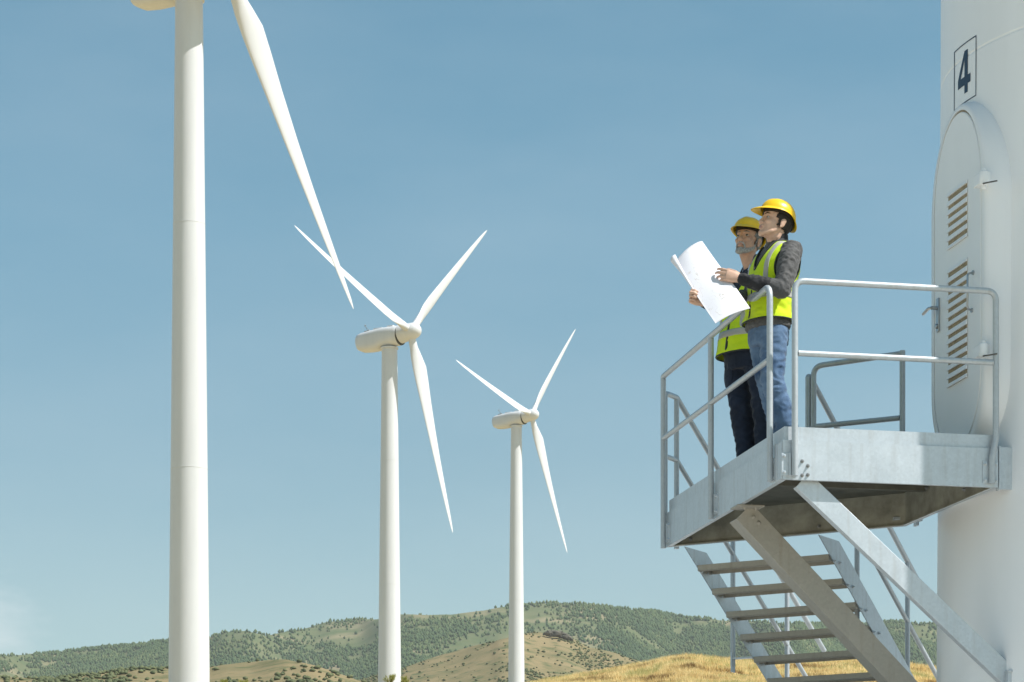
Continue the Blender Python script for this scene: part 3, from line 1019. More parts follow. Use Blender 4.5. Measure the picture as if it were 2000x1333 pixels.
# short toe board on the back edge, right of the stair head
def BE(s, g, z):
    """point on the back edge: s metres from the far left corner towards the tower, g metres out along the stair"""
    d = (Vector(cC) - Vector(cD)).normalized()
    nrm = Vector((-d.y, d.x))
    if nrm.y < 0: nrm = -nrm
    p = Vector(cD) + d * s + nrm * g
    return Q(p.x, p.y, z)
BDIR = (BE(1, 0, 0) - BE(0, 0, 0)).normalized()
GDIR = (BE(0, 1, 0) - BE(0, 0, 0)).normalized()
mb.obox((BE(1.24, -.008, 0) + BE(1.98, -.008, 0)) / 2 + UP * (ZD + ZT) / 2, BDIR * .37, GDIR * .004, UP * (ZT - ZD + .02) / 2)
mb.build('toe_board', M_STEEL, plat)
mb = MB(PO)
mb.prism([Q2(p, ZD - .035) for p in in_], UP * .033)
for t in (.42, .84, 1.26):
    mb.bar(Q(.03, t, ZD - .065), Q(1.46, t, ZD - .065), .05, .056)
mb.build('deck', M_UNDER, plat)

def bolts(mb, pts, d, r_=.011):
    for p in pts: mb.bolt(p, d, r_)

PR = .0215                             # rail tube radius
def rail_set(posts, top, mids, brackets, extra=()):
    """a guard rail: root part with its tubes as sub-parts"""
    mb = MB(PO); mb.tube(top, PR, 16); base = mb.build('guard_rail', M_PIPE, plat)
    for p, d, w in brackets:           # foot plates: point on the beam face, outward direction
        mb = MB(PO)
        side = d.cross(UP).normalized()
        mb.obox(p + d * .004, side * .055, d * .004, UP * .075)
        mb.obox(p + d * .0135, side * .006, d * .006, UP * .0745)
        for sx in (-.038, .038):
            for sz in (-.055, .055):
                mb.bolt(p + side * sx + UP * sz + d * .008, d, .0105)
        mb.build('foot_bracket', M_STEEL, base)
    for m_ in mids:
        mb = MB(PO); mb.tube(m_, PR * .95, 16); mb.build('mid_rail', M_PIPE, base)
    for p in posts:
        mb = MB(PO); mb.tube(p, PR, 16); mb.build('post', M_PIPE, base)
    return base
# front rail: its end posts and top bar are one bent tube
tf = -.03
ztop, zmid = 4.818, 4.332
top = fillet([Q(.075, tf, ZB + .02), Q(.075, tf, ztop), Q(1.505, tf, ztop), Q(1.505, tf, ZD + .05), Q(1.478, tf, ZD - .08), Q(1.478, tf, ZB + .02)], [.07, .07, .08, .06], 7)
rail_set([], top, [[Q(.075 + PR, tf, zmid), Q(1.505 - PR, tf, zmid)]],
         [(Q(.045, -.0, ZB + .1), -ET, 1), (Q(1.475, -.0, ZB + .1), -ET, 1)])
# left rail
nl = -.03
zt0, zt1 = 4.835, 4.805
top = fillet([Q(nl, .20, ZB + .02), Q(nl, .20, zt0), Q(nl, 3.0, zt1), Q(nl, 3.0, ZB - .01)], [.09, .02], 7)
rail_set([[Q(nl, 1.66, zt0 - .016), Q(nl, 1.66, ZB + .0)]], top, [[Q(nl, .20 + PR, 4.335), Q(nl, 3.0 - PR, 4.325)]],
         [(Q(-.0, .235, ZB + .1), -EN, 1), (Q(-.0, 1.62, ZB + .1), -EN, 1), (Q(-.0, 2.955, ZB + .1), -EN, 1)])
# back rail, between the stair head and the tower
g_ = .03
top = fillet([BE(1.235, g_, ZB + .06), BE(1.235, g_, 4.76), BE(1.955, g_, 4.775)], [.08], 7)
rail_set([[BE(1.955, g_, 4.775 + PR), BE(1.955, g_, ZB + .06)]], top, [[BE(1.235 + PR, g_, 4.305), BE(1.955 - PR, g_, 4.30)]],
         [(BE(1.235, .0, ZB + .13), GDIR, 1), (BE(1.92, .0, ZB + .13), GDIR, 1)])
# loose bolts on the front beam and the beam splice at the left corner
def loose(pts, d, r_):
    for p in pts:
        mb = MB(PO); mb.bolt(p, d, r_); mb.build('bolt', M_BOLT, plat)
loose([Q(.135, -.001, ZB + .125), Q(.135, -.001, ZB + .03), Q(.175, -.001, ZB + .095), Q(.175, -.001, ZB + .035)], -ET, .009)
loose([BE(s, -.012, ZB + z) for s, z in ((.10, .03), (.22, .045), (.62, .09), (1.30, .055), (1.42, .065), (1.48, .06))], -GDIR, .011)
loose([Q(1.463, .45, ZB + .2), Q(1.463, .45, ZB + .06), Q(1.463, 1.2, ZB + .2)], -EN, .011)
mb = MB(PO)
mb.obox(Q(-.004, .06, ZB + .13), EN * .004, ET * .05, UP * .125)
mb.obox(Q(-.010, .105, ZB + .13), EN * .006, ET * .004, UP * .125)
mb.build('corner_plate', M_STEEL, plat, bevel=.002)

# diagonal braces down to the tower
def brace(p0, p1, w, dep, lip):
    """channel section: web facing the viewer with two lips turned away"""
    p0, p1 = Vector(p0), Vector(p1)
    d = (p1 - p0).normalized()
    s = ET.copy()
    u = s.cross(d).normalized()
    if u.z < 0: u = -u
    L = (p1 - p0).length / 2
    c = (p0 + p1) / 2
    mb = MB(PO)
    mb.obox(c, d * L, s * .005, u * w / 2)
    for sg in (-1, 1):
        mb.obox(c + u * sg * (w / 2 - .005) + s * (.005 + lip / 2), d * (L - .001), s * lip / 2, u * .005)
    return mb
mb = brace(Q(.155, .06, ZB + .012), Q(1.72, .06, 2.13), .135, .01, .06)
mb.build('diagonal_brace', M_STEEL, plat, bevel=.002)
mb = brace(Q(.06, 1.12, ZB - .03), Q(1.62, 1.12, 1.90), .16, .01, .17)
mb.obox(Q(.08, 1.10, ZB - .006), EN * .10, ET * .09, UP * .006)
bolts(mb, [Q(.05, 1.06, ZB - .012), Q(.13, 1.06, ZB - .012)], -UP, .012)
bolts(mb, [Q(.13, 1.115, ZB - .07), Q(.17, 1.115, ZB - .11)], -ET, .012)
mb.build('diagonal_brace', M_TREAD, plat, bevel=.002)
# brackets welded to the tower shell
mb = MB(PO)
mb.obox(Q(1.628, .02, ZB + .135), EN * .095, ET * .006, UP * .145)
mb.obox(Q(1.545, .026, ZB + .135), EN * .006, ET * .03, UP * .150)
mb.obox(Q(1.655, .06, ZB + .135), EN * .006, ET * .034, UP * .140)
mb.obox(Q(1.745, .055, ZB + .135), EN * .022, ET * .04, UP * .150)
bolts(mb, [Q(1.69, .013, ZB + .21), Q(1.69, .013, ZB + .06)], -ET, .014)
mb.build('mounting_bracket', M_STEEL, plat, bevel=.002)
mb = MB(PO)
mb.obox(Q(1.68, .06, 2.13), EN * .075, ET * .055, UP * .10)
mb.obox(Q(1.69, .06, 2.236), EN * .085, ET * .065, UP * .006)
bolts(mb, [Q(1.64, .004, 2.14), Q(1.70, .004, 2.07)], -ET, .014)
mb.build('mounting_bracket', M_STEEL, plat, bevel=.003)
mb = MB(PO)
mb.obox(Q(1.50, 1.73, ZB + .06), EN * .11, ET * .03, UP * .012)
mb.obox(Q(1.57, 1.73, ZB + .03), EN * .012, ET * .03, UP * .017)
mb.build('mounting_bracket', M_STEEL, plat, bevel=.003)

# ---------------------------------------------------------------- stairs down from the back edge
SL = .61
S_L, S_R = .165, 1.285
gz = float(ground_z(BE(.7, 4.0, 0).x, BE(.7, 4.0, 0).y))
stair = empty('staircase', BE(.72, 4.2, gz))
SO = stair.location
tag(stair, 'open steel staircase with tube handrails going down behind the platform', 'staircase')
glen = (ZB - gz) / SL
def stringer(s, side):
    mb = MB(SO)
    h = .185
    zt = ZB - .005
    pts = [BE(s, .0, zt), BE(s, .37, zt), BE(s, glen + .37, zt - SL * glen), BE(s, glen - .0, zt - SL * glen)]
    mb.prism(pts, BDIR * .008 * side)
    for i in range(1, 12):
        g = .21 + .25 * (i - 1)
        z = 3.355 - .1525 * (i - 1)
        mb.bolt(BE(s, g + .06, z - .035) + BDIR * (.008 * side if side > 0 else 0), BDIR, .010)
        mb.bolt(BE(s, g + .16, z - .035) + BDIR * (.008 * side if side > 0 else 0), BDIR, .010)
    mb.build('stringer', M_STEEL, stair)
stringer(S_L, -1); stringer(S_R, 1)
for i in range(14):
    g = .205 + .25 * i
    z = 3.360 - .1525 * i
    if z < gz + .1: break
    mb = MB(SO)
    c = (BE(S_L + .002, g + .12, z) + BE(S_R - .002, g + .12, z)) / 2
    L = (S_R - S_L - .006) / 2
    mb.obox(c, BDIR * L, GDIR * .115, UP * .004)
    mb.obox(c - GDIR * .118 - UP * .016, BDIR * (L - .001), GDIR * .003, UP * .022)
    mb.obox(c + GDIR * .118 - UP * .016, BDIR * (L - .001), GDIR * .003, UP * .022)
    mb.obox(c - GDIR * .105 - UP * .040, BDIR * (L - .002), GDIR * .012, UP * .002)
    for sgn in (-1, 1):
        mb.obox(c + BDIR * sgn * (L - .004) - UP * .024, BDIR * .003, GDIR * .108, UP * .019)
    mb.build('tread', M_TREAD, stair, bevel=.002)
def handrail(s, lvl, posts, s_str, start):
    z0 = 4.69
    end = glen - .15
    def zt(g): return z0 - SL * max(0, g - lvl)
    mb = MB(SO)
    mb.tube(fillet([BE(s, start, 3.62), BE(s, start, z0), BE(s, lvl, z0), BE(s, end, zt(end))], [.05, .06], 6), PR, 14)
    base = mb.build('handrail', M_PIPE, stair)
    for g in posts[1:]:
        # foot lugs tying each post to the stringer
        mb = MB(SO)
        zl = ZB - .06 - SL * max(0, g - .1)
        a, b = BE(s, g, zl), BE(s_str, g, zl)
        if (b - a).length > .03:
            mb.bar(a, b, .05, .012)
        mb.obox(BE(s, g, zl - .03), BDIR * .006, GDIR * .03, UP * .08)
        mb.build('foot_lug', M_STEEL, base)
    mb = MB(SO)
    mb.tube(fillet([BE(s, start, z0 - .49), BE(s, lvl, z0 - .49), BE(s, end, zt(end) - .49)], .05, 6), PR * .9, 14)
    mb.build('mid_rail', M_PIPE, base)
    for g in posts:
        if g < end:
            mb = MB(SO)
            mb.tube([BE(s, g, zt(g) - .01), BE(s, g, ZB - .13 - SL * max(0, g - .12) if g > .3 else ZB + .02)], PR * .95, 14)
            mb.build('post', M_PIPE, base)
handrail(-.02, .22, [.215, 1.21, 2.24, 3.27], S_L, .02)
handrail(1.19, .07, [.94, 1.95, 2.98], S_R, .03)
# ---------------------------------------------------------------- people
def ell(bm, c, r, axes=None, sub=3):
    """solid ellipsoid; axes = three unit vectors the radii run along"""
    res = bmesh.ops.create_icosphere(bm, subdivisions=sub, radius=1)
    c = Vector(c)
    ax = axes or (V(1, 0, 0), V(0, 1, 0), V(0, 0, 1))
    if not isinstance(r, (tuple, list)): r = (r, r, r)
    for v in res['verts']:
        q = v.co.copy()
        v.co = c + ax[0] * q.x * r[0] + ax[1] * q.y * r[1] + ax[2] * q.z * r[2]

def loft(bm, pts, rads, side=None, seg=16, balls=True):
    """closed tapering limb through pts; a radius per point, or (along side, across it)"""
    pts = [Vector(p) for p in pts]
    n = len(pts)
    rings = []
    t = (pts[1] - pts[0]).normalized()
    s = Vector(side).copy() if side is not None else t.orthogonal().normalized()
    for i, p in enumerate(pts):
        if i == 0: t = (pts[1] - pts[0])
        elif i == n - 1: t = pts[-1] - pts[-2]
        else: t = (pts[i] - pts[i - 1]).normalized() + (pts[i + 1] - pts[i]).normalized()
        t.normalize()
        s = (s - t * s.dot(t)).normalized()
        u = t.cross(s)
        r = rads[i]
        ra, rb = r if isinstance(r, tuple) else (r, r)
        rings.append([bm.verts.new(p + s * math.cos(2 * math.pi * k / seg) * ra + u * math.sin(2 * math.pi * k / seg) * rb) for k in range(seg)])
    for a, b in zip(rings[:-1], rings[1:]):
        for k in range(seg):
            k2 = (k + 1) % seg
            bm.faces.new((a[k], a[k2], b[k2], b[k]))
    bm.faces.new(list(reversed(rings[0]))); bm.faces.new(rings[-1])
    if balls:
        for p, r in ((pts[0], rads[0]), (pts[-1], rads[-1])):
            if not isinstance(r, tuple): ell(bm, p, r * .99, sub=2)

def spline(pts, k=5):
    """Catmull-Rom through rows of numbers"""
    P = np.array(pts, float)
    P = np.vstack([2 * P[0] - P[1], P, 2 * P[-1] - P[-2]])
    out = []
    for i in range(1, len(P) - 2):
        for j in range(k):
            t = j / k
            a, b, c, d = P[i - 1], P[i], P[i + 1], P[i + 2]
            out.append(.5 * (2 * b + (c - a) * t + (2 * a - 5 * b + 4 * c - d) * t * t + (3 * b - a - 3 * c + d) * t ** 3))
    out.append(P[-2])
    return np.array(out)

def fuse(bm, voxel, smooth=4, name='m', factor=.5):
    """melt overlapping closed shapes into one continuous skin"""
    bmesh.ops.recalc_face_normals(bm, faces=bm.faces)
    me = bpy.data.meshes.new(name)
    bm.to_mesh(me); bm.free()
    o = bpy.data.objects.new(name, me)
    COL.objects.link(o)
    r_ = o.modifiers.new('r', 'REMESH'); r_.mode = 'VOXEL'; r_.voxel_size = voxel; r_.use_smooth_shade = True
    if smooth:
        s_ = o.modifiers.new('s', 'SMOOTH'); s_.iterations = smooth; s_.factor = factor
    dg = bpy.context.evaluated_depsgraph_get()
    out = bpy.data.meshes.new_from_object(o.evaluated_get(dg))
    bpy.data.objects.remove(o); bpy.data.meshes.remove(me)
    out.name = name
    out.polygons.foreach_set('use_smooth', [True] * len(out.polygons))
    return out

def wrinkle(me, amp, sx, sy, sz, seed, ridge=.6, where=None):
    """cloth folds: push vertices along their normals by stretched noise"""
    off = Vector((seed * 3.1, seed * 1.7, seed * .9))
    n = len(me.vertices)
    co, no = np.empty(n * 3, np.float32), np.empty(n * 3, np.float32)
    me.vertices.foreach_get('co', co); me.vertex_normals.foreach_get('vector', no)
    co, no = co.reshape(-1, 3), no.reshape(-1, 3)
    d = np.empty(n)
    for i, (x, y, z) in enumerate(co.tolist()):
        q = Vector((x * sx, y * sy, z * sz)) + off
        a = noise.noise(q)
        b = 1 - abs(noise.noise(q * 1.9 + Vector((5, 3, 1)))) * 2
        d[i] = amp * (where(Vector((x, y, z))) if where else 1) * ((1 - ridge) * a * 1.6 + ridge * (b - .45))
    co = co + no * d[:, None]
    me.vertices.foreach_set('co', co.astype(np.float32).ravel())
    me.update()

def hand(bm, W, d, p, s, curls, thumb, sc=1.0, spread=.06):
    """palm, four jointed fingers and a thumb; d along the hand, p out of the palm, s towards the thumb"""
    W, d, p, s = Vector(W), Vector(d).normalized(), Vector(p).normalized(), Vector(s).normalized()
    p = (p - d * p.dot(d)).normalized()
    s = (s - d * s.dot(d) - p * s.dot(p)).normalized()
    loft(bm, [W - d * .02 * sc, W + d * .015 * sc, W + d * .045 * sc, W + d * .08 * sc, W + d * .098 * sc],
         [(.027 * sc, .021 * sc), (.030 * sc, .021 * sc), (.040 * sc, .019 * sc), (.042 * sc, .0155 * sc), (.038 * sc, .012 * sc)], s)
    ell(bm, W + d * .035 * sc + s * .026 * sc + p * .010 * sc, (.030 * sc, .017 * sc, .016 * sc), (d, s, p), 2)
    for i, (o, ls, r0) in enumerate([(.0315, (.044, .027, .021), .0094), (.0105, (.049, .031, .022), .0097), (-.0105, (.045, .029, .021), .0093), (-.030, (.035, .021, .018), .0083)]):
        base = W + d * (.092 - .004 * abs(i - 1.2)) * sc + s * o * sc
        dd = (d + s * (spread * (1.4 - i))).normalized()
        ang = 0
        pts, rr = [base - dd * .02 * sc, base], [r0 * sc, r0 * 1.04 * sc]
        for j, l in enumerate(ls):
            ang += R(curls[i][j])
            q = dd * math.cos(ang) + p * math.sin(ang)
            pts.append(pts[-1] + q * l * sc)
            rr.append(r0 * sc * (.96, .88, .74)[j])
        loft(bm, pts, rr, s, 10)
        for a, b in zip(pts[1:-1], rr[1:-1]): ell(bm, a, b * 1.03, sub=2)
    b = W + d * .022 * sc + s * .030 * sc + p * .008 * sc
    pts, rr = [b], [.0135 * sc]
    for v, l, r_ in zip(thumb, (.046, .034, .026), (.0115, .0105, .0082)):
        q = (d * v[0] + s * v[1] + p * v[2]).normalized()
        pts.append(pts[-1] + q * l * sc); rr.append(r_ * sc)
    loft(bm, pts, rr, s, 10)
    for a, b in zip(pts[1:-1], rr[1:-1]): ell(bm, a, b * 1.02, sub=2)

def cloth_mat(name, c, var=.14, scale=9, rough=.85, weave=0, c2=None, bump=.08, bscale=60):
    m = mat(name, c, rough, 0, var, scale, c2, bump, bscale, spec=.2)
    m.node_tree.nodes['Principled BSDF'].inputs['Sheen Weight'].default_value = .15
    return m
M_SKIN = mat('skin_fair', (0.62, 0.40, 0.295), .5, 0, .10, 28, None, .05, 220, spec=.35)
M_SKIN2 = mat('skin_tanned', (0.56, 0.335, 0.235), .5, 0, .12, 30, None, .08, 200, spec=.35)
for m_ in (M_SKIN, M_SKIN2):
    b_ = m_.node_tree.nodes['Principled BSDF']
    b_.inputs['Subsurface Weight'].default_value = .08
    b_.inputs['Subsurface Radius'].default_value = (.012, .005, .003)
M_LIP = mat('lips', (0.46, 0.245, 0.19), .5, 0, .1, 60)
M_HAIR = mat('dark_brown_hair', (0.025, 0.018, 0.013), .6, 0, .5, 60, None, .5, 160)
M_GREYHAIR = mat('grey_hair', (0.22, 0.21, 0.20), .7, 0, .5, 70, None, .6, 160)
M_BEARD = mat('grey_beard', (0.30, 0.275, 0.25), .85, 0, .45, 90, (0.56, 0.54, 0.51), .6, 220)
M_EYE = mat('eye_white', (0.42, 0.39, 0.36), .25)
M_IRIS = mat('iris_dark', (0.03, 0.02, 0.012), .2)
M_HELMET = mat('helmet_plastic', (0.88, 0.55, 0.012), .32, 0, .05, 12, spec=.5)
M_BAND = mat('helmet_band', (0.020, 0.015, 0.012), .7)
M_HIVIS = cloth_mat('hi_vis_fabric', (0.60, 0.78, 0.016), .03, 8, .75, bump=.12)
M_TRIM = cloth_mat('vest_piping', (0.03, 0.035, 0.03))
M_REFL = cloth_mat('reflective_tape', (0.44, 0.43, 0.39), .06, 14, .45, bump=.08)
M_JACKET = cloth_mat('charcoal_softshell', (0.085, 0.083, 0.083), .2, 7, .7)
M_BLACK = cloth_mat('black_softshell', (0.022, 0.022, 0.025), .3, 9, .65)
M_NAVY = cloth_mat('navy_jacket', (0.018, 0.026, 0.045), .3, 8, .8)
M_JEANS = cloth_mat('blue_denim', (0.040, 0.085, 0.17), .2, 4.5, .9, c2=(0.15, 0.235, 0.36), bump=.14, bscale=140)
M_CARGO = cloth_mat('navy_work_trousers', (0.016, 0.024, 0.045), .3, 6, .9)
M_SHIRT = cloth_mat('pale_blue_shirt', (0.45, 0.55, 0.70), .08)
M_BOOT = mat('boot_leather', (0.05, 0.035, 0.025), .6, 0, .3, 20)
M_OLIVE = cloth_mat('vest_lining', (0.075, 0.075, 0.03), .2)

def frame(f):
    f = Vector((f[0], f[1], 0)).normalized()
    return f, UP.cross(f)

def build_person(root_p, label, f_t, f_h, pitch, roll, secs, head_c, hs, arms, legs, skin, kit):
    root = None
    f, l = frame(f_t)
    K = kit.get('k', 1.0)
    fh, _ = frame(f_h)
    Fh = (fh * math.cos(pitch) + UP * math.sin(pitch)).normalized()
    Uh = (UP * math.cos(pitch) - fh * math.sin(pitch)).normalized()
    Lh = Uh.cross(Fh)
    Uh = (Matrix.Rotation(roll, 3, Fh) @ Uh); Lh = Matrix.Rotation(roll, 3, Fh) @ Lh
    hc = Vector(head_c)
    def H(a, b, c): return hc + (Fh * a + Lh * b + Uh * c) * hs
    hax = (Fh, Lh, Uh)
    def er(*r_): return tuple(x * hs for x in r_)
    S = spline(secs, 8)                        # rows: height, cx, cy, half width, half depth
    def torso(th, h, off=0.0, e=.86):
        r_ = [np.interp(h, S[:, 0], S[:, k]) for k in range(1, 5)]
        s, c = math.sin(th), math.cos(th)
        ss, cc = math.copysign(abs(s) ** e, s), math.copysign(abs(c) ** e, c)
        return Vector((r_[0], r_[1], h)) + l * ss * (r_[2] + off) + f * cc * (r_[3] + off)
    def torso_solid(bm, h0, h1, off, n=26, seg=40, shrink=1.0):
        rings = []
        for i in range(n + 1):
            h = h0 + (h1 - h0) * i / n
            rings.append([bm.verts.new(torso(2 * math.pi * k / seg, h, off)) for k in range(seg)])
        for a, b in zip(rings[:-1], rings[1:]):
            for k in range(seg):
                bm.faces.new((a[k], a[(k + 1) % seg], b[(k + 1) % seg], b[k]))
        bm.faces.new(list(reversed(rings[0]))); bm.faces.new(rings[-1])
    hmax = S[-1, 0]
    # ---- the body: one continuous skin from head to feet
    bm = bmesh.new()
    ell(bm, H(-.010, 0, .035), er(.098, .077, .088), hax)
    ell(bm, H(.030, 0, -.030), er(.060, .061, .085), hax)
    loft(bm, [H(-.015, .052, -.045), H(.03, .045, -.078), H(.07, .018, -.102), H(.076, 0, -.104), H(.07, -.018, -.102), H(.03, -.045, -.078), H(-.015, -.052, -.045)],
         [.013 * hs, .015 * hs, .0165 * hs, .018 * hs, .0165 * hs, .015 * hs, .013 * hs])
    ell(bm, H(.035, 0, -.076), er(.050, .050, .036), hax)
    ell(bm, H(.012, 0, -.055), er(.052, .063, .045), hax)
    ell(bm, H(.030, 0, -.094), er(.036, .036, .020), hax)
    ell(bm, H(.079, 0, -.100), er(.017, .020, .016), hax)
    ell(bm, H(.076, 0, .020), er(.019, .048, .013), hax)
    ell(bm, H(.060, 0, .050), er(.036, .056, .034), hax)
    loft(bm, [H(.086, 0, .012), H(.096, 0, -.012), H(.1055, 0, -.034)], [.0085 * hs, .0095 * hs, .012 * hs])
    for sg in (-1, 1):
        ell(bm, H(.098, .0115 * sg, -.038), er(.011, .0085, .0085), hax)
        ell(bm, H(.062, .037 * sg, -.026), er(.026, .021, .019), hax)
        ell(bm, H(-.014, .079 * sg, -.012), er(.018, .008, .031), hax)
        ell(bm, H(-.020, .083 * sg, .002), er(.015, .006, .018), hax)
        ell(bm, H(-.006, .079 * sg, -.038), er(.008, .006, .010), hax)
    ell(bm, H(.086, 0, -.058), er(.014, .024, .014), hax)
    ell(bm, H(.0955, 0, -.0635), er(.0075, .021, .0058), hax)
    ell(bm, H(.0935, 0, -.0755), er(.0075, .018, .0062), hax)
    nb = Vector((S[-1, 1], S[-1, 2], hmax))
    loft(bm, [H(-.028, 0, -.02), H(-.018, 0, -.085), nb + UP * .03 * 0 + f * .012, nb - UP * .08], [.056 * hs, .055 * hs, .064, .075])
    torso_solid(bm, .86 * K, hmax, -.02)
    for a in arms:
        sh, el_, wr = a['shoulder'], a['elbow'], a['wrist']
        loft(bm, [sh, sh.lerp(el_, .5), el_], [.052, .047, .040])
        loft(bm, [el_, el_.lerp(wr, .35), wr], [.041, .041, .026])
        hand(bm, wr, a['d'], a['p'], a['s'], a['curls'], a['thumb'], a.get('sc', 1.03))
    for hp, kn, an in legs:
        loft(bm, [hp, hp.lerp(kn, .5), kn], [.082, .072, .054])
        loft(bm, [kn, kn.lerp(an, .35), an], [.054, .054, .038])
        loft(bm, [an - UP * .03 - f * .03, an - UP * .055 + f * .10], [.038, .028])
    me = fuse(bm, .0048, 3, 'person', .45)
    me.materials.append(skin); me.materials.append(M_LIP)
    mc = H(.098, 0, -.0695)
    for pol in me.polygons:
        q = pol.center - mc
        if abs(q.dot(Lh)) < .020 * hs and abs(q.dot(Uh)) < .0088 * hs * (1 - .6 * abs(q.dot(Lh)) / (.023 * hs)) and q.dot(Fh) > -.012: pol.material_index = 1
    root = bpy.data.objects.new('person', me); COL.objects.link(root)
    root.location = root_p
    tag(root, label, 'person')
    def child(name, me_or_bm, mats, parent=root):
        return link_mesh(name, me_or_bm, mats, parent)
    # ---- eyes, brows
    for sg in (-1, 1):
        bm = bmesh.new()
        c = H(.0765, .031 * sg, .002)
        ell(bm, c, er(.0105, .0125, .0066), hax)
        look = (Fh + Lh * (sg * .28 + kit.get('look', 0)) + Uh * .10).normalized()
        e_me = bpy.data.meshes.new('eye'); bm.to_mesh(e_me); bm.free()
        child('eye', e_me, [M_EYE, M_IRIS])
        for pol in e_me.polygons:
            pol.use_smooth = True
            if (pol.center - c).dot(Fh) > 0 and ((pol.center - c) - look * (pol.center - c).dot(look)).length < .0064 * hs: pol.material_index = 1
        bm = bmesh.new()
        loft(bm, [H(.092, .012 * sg, .0215), H(.0925, .028 * sg, .0265), H(.080, .046 * sg, .023)], [.0036 * hs, .0042 * hs, .003 * hs], None, 8)
        child('eyebrow', fuse(bm, .0022, 1, 'eyebrow'), kit['hair'])
    # ---- hair below the helmet: back of the head, temples, sideburns
    bm = bmesh.new()
    ell(bm, H(-.016, 0, .022), er(.097, .0795, .095), hax, 5)
    kill = []
    for v in bm.verts:
        q = v.co - hc
        a, b, c = q.dot(Fh) / hs, abs(q.dot(Lh)) / hs, q.dot(Uh) / hs
        nz = noise.noise(q * 60) * .006
        edge = (-.02 if c < -.035 else (.018 if c < .004 else .040 - max(0, c - .03) * .3)) + nz
        if a > edge or c < -.064 + nz * 2 or (c < -.045 and a > -.045 + nz): kill.append(v)
        else: v.co += (v.co - hc).normalized() * noise.noise(q * 90) * .003
    bmesh.ops.delete(bm, geom=kill, context='VERTS')
    h_me = bpy.data.meshes.new('hair'); bm.to_mesh(h_me); bm.free()
    h_me.polygons.foreach_set('use_smooth', [True] * len(h_me.polygons))
    ho = child('hair', h_me, kit['hair'])
    so = ho.modifiers.new('thick', 'SOLIDIFY'); so.thickness = .004; so.offset = 0
    if kit.get('beard'):
        bm = bmesh.new()
        loft(bm, [H(-.002, .060, -.030), H(.012, .056, -.060), H(.045, .040, -.090), H(.078, .014, -.110), H(.082, 0, -.112), H(.078, -.014, -.110), H(.045, -.040, -.090), H(.012, -.056, -.060), H(-.002, -.060, -.030)],
             [.006 * hs, .012 * hs, .0165 * hs, .0175 * hs, .0175 * hs, .0175 * hs, .0165 * hs, .012 * hs, .006 * hs])
        ell(bm, H(.084, 0, -.096), er(.013, .020, .013), hax)
        for sg in (-1, 1):
            loft(bm, [H(.101, .003 * sg, -.054), H(.096, .018 * sg, -.058), H(.084, .030 * sg, -.075), H(.078, .030 * sg, -.092)], [.0042 * hs, .0048 * hs, .0055 * hs, .007 * hs])
        b_me = fuse(bm, .0035, 1, 'beard')
        wrinkle(b_me, .003, 120, 120, 120, 3, 0)
        child('beard', b_me, M_BEARD)
    # ---- safety helmet
    rf, rb, rl, top = .125, .128, .104, .150
    def rim(th): return .060 - (.004 if math.cos(th) > 0 else .050) * math.cos(th) ** 2
    bm = bmesh.new()
    seg, n = 64, 18
    rings = []
    for i in range(n + 1):
        ph = math.pi / 2 * i / n
        ring = []
        for k in range(seg):
            th = 2 * math.pi * k / seg
            c_, s_ = math.cos(ph) ** .86, math.sin(ph) ** .95
            a = math.cos(th) * (rf if math.cos(th) > 0 else rb) * c_
            b = math.sin(th) * rl * c_
            u = rim(th) + (top - rim(th)) * s_
            # raised crown ridge and two shallow side ribs
            u += .006 * math.exp(-(b / .017) ** 2) * s_ + .003 * math.exp(-((abs(b) - .045) / .010) ** 2) * s_
            ring.append(bm.verts.new(H(a, b, u)))
        rings.append(ring)
    low = []
    for grow, drop in ((.012, .003), (.017, .006)):
        ring = []
        for k in range(seg):
            th = 2 * math.pi * k / seg
            vis = max(0, math.cos(th)) ** 2.2
            g = grow + vis * (.028 if grow < .015 else .052)
            a = math.cos(th) * ((rf if math.cos(th) > 0 else rb) + g)
            b = math.sin(th) * (rl + grow * .6)
            ring.append(bm.verts.new(H(a, b, rim(th) - drop - vis * (.014 if grow < .015 else .036))))
        low.append(ring)
    allr = [low[1], low[0]] + rings
    for a, b in zip(allr[:-1], allr[1:]):
        for k in range(seg):
            bm.faces.new((a[k], a[(k + 1) % seg], b[(k + 1) % seg], b[k]))
    bmesh.ops.remove_doubles(bm, verts=bm.verts, dist=1e-5)
    bmesh.ops.recalc_face_normals(bm, faces=bm.faces)
    m_ = bpy.data.meshes.new('safety_helmet'); bm.to_mesh(m_); bm.free()
    m_.polygons.foreach_set('use_smooth', [True] * len(m_.polygons))
    he = child('safety_helmet', m_, M_HELMET)
    so = he.modifiers.new('thick', 'SOLIDIFY'); so.thickness = .003; so.offset = -1
    sb = he.modifiers.new('sub', 'SUBSURF'); sb.levels = sb.render_levels = 1
    bm = bmesh.new()
    rings = []
    for w, ofs in ((-.002, 0), (.045, .0), (.045, .008), (-.002, .006)):
        ring = []
        for k in range(48):
            th = 2 * math.pi * k / 48
            dn = .014 + .004 * max(0, math.cos(th))
            ring.append(bm.verts.new(H(math.cos(th) * (.104 + ofs) - .008, math.sin(th) * (.083 + ofs), rim(th) + w - (dn if w < 0 else 0))))
        rings.append(ring)
    for a, b in zip(rings, rings[1:] + rings[:1]):
        for k in range(48):
            bm.faces.new((a[k], a[(k + 1) % 48], b[(k + 1) % 48], b[k]))
    bmesh.ops.recalc_face_normals(bm, faces=bm.faces)
    m_ = bpy.data.meshes.new('headband'); bm.to_mesh(m_); bm.free()
    child('headband', m_, M_BAND, he)
    # ---- trousers
    bm = bmesh.new()
    torso_solid(bm, .80 * K, 1.02 * K, -.006, 8)
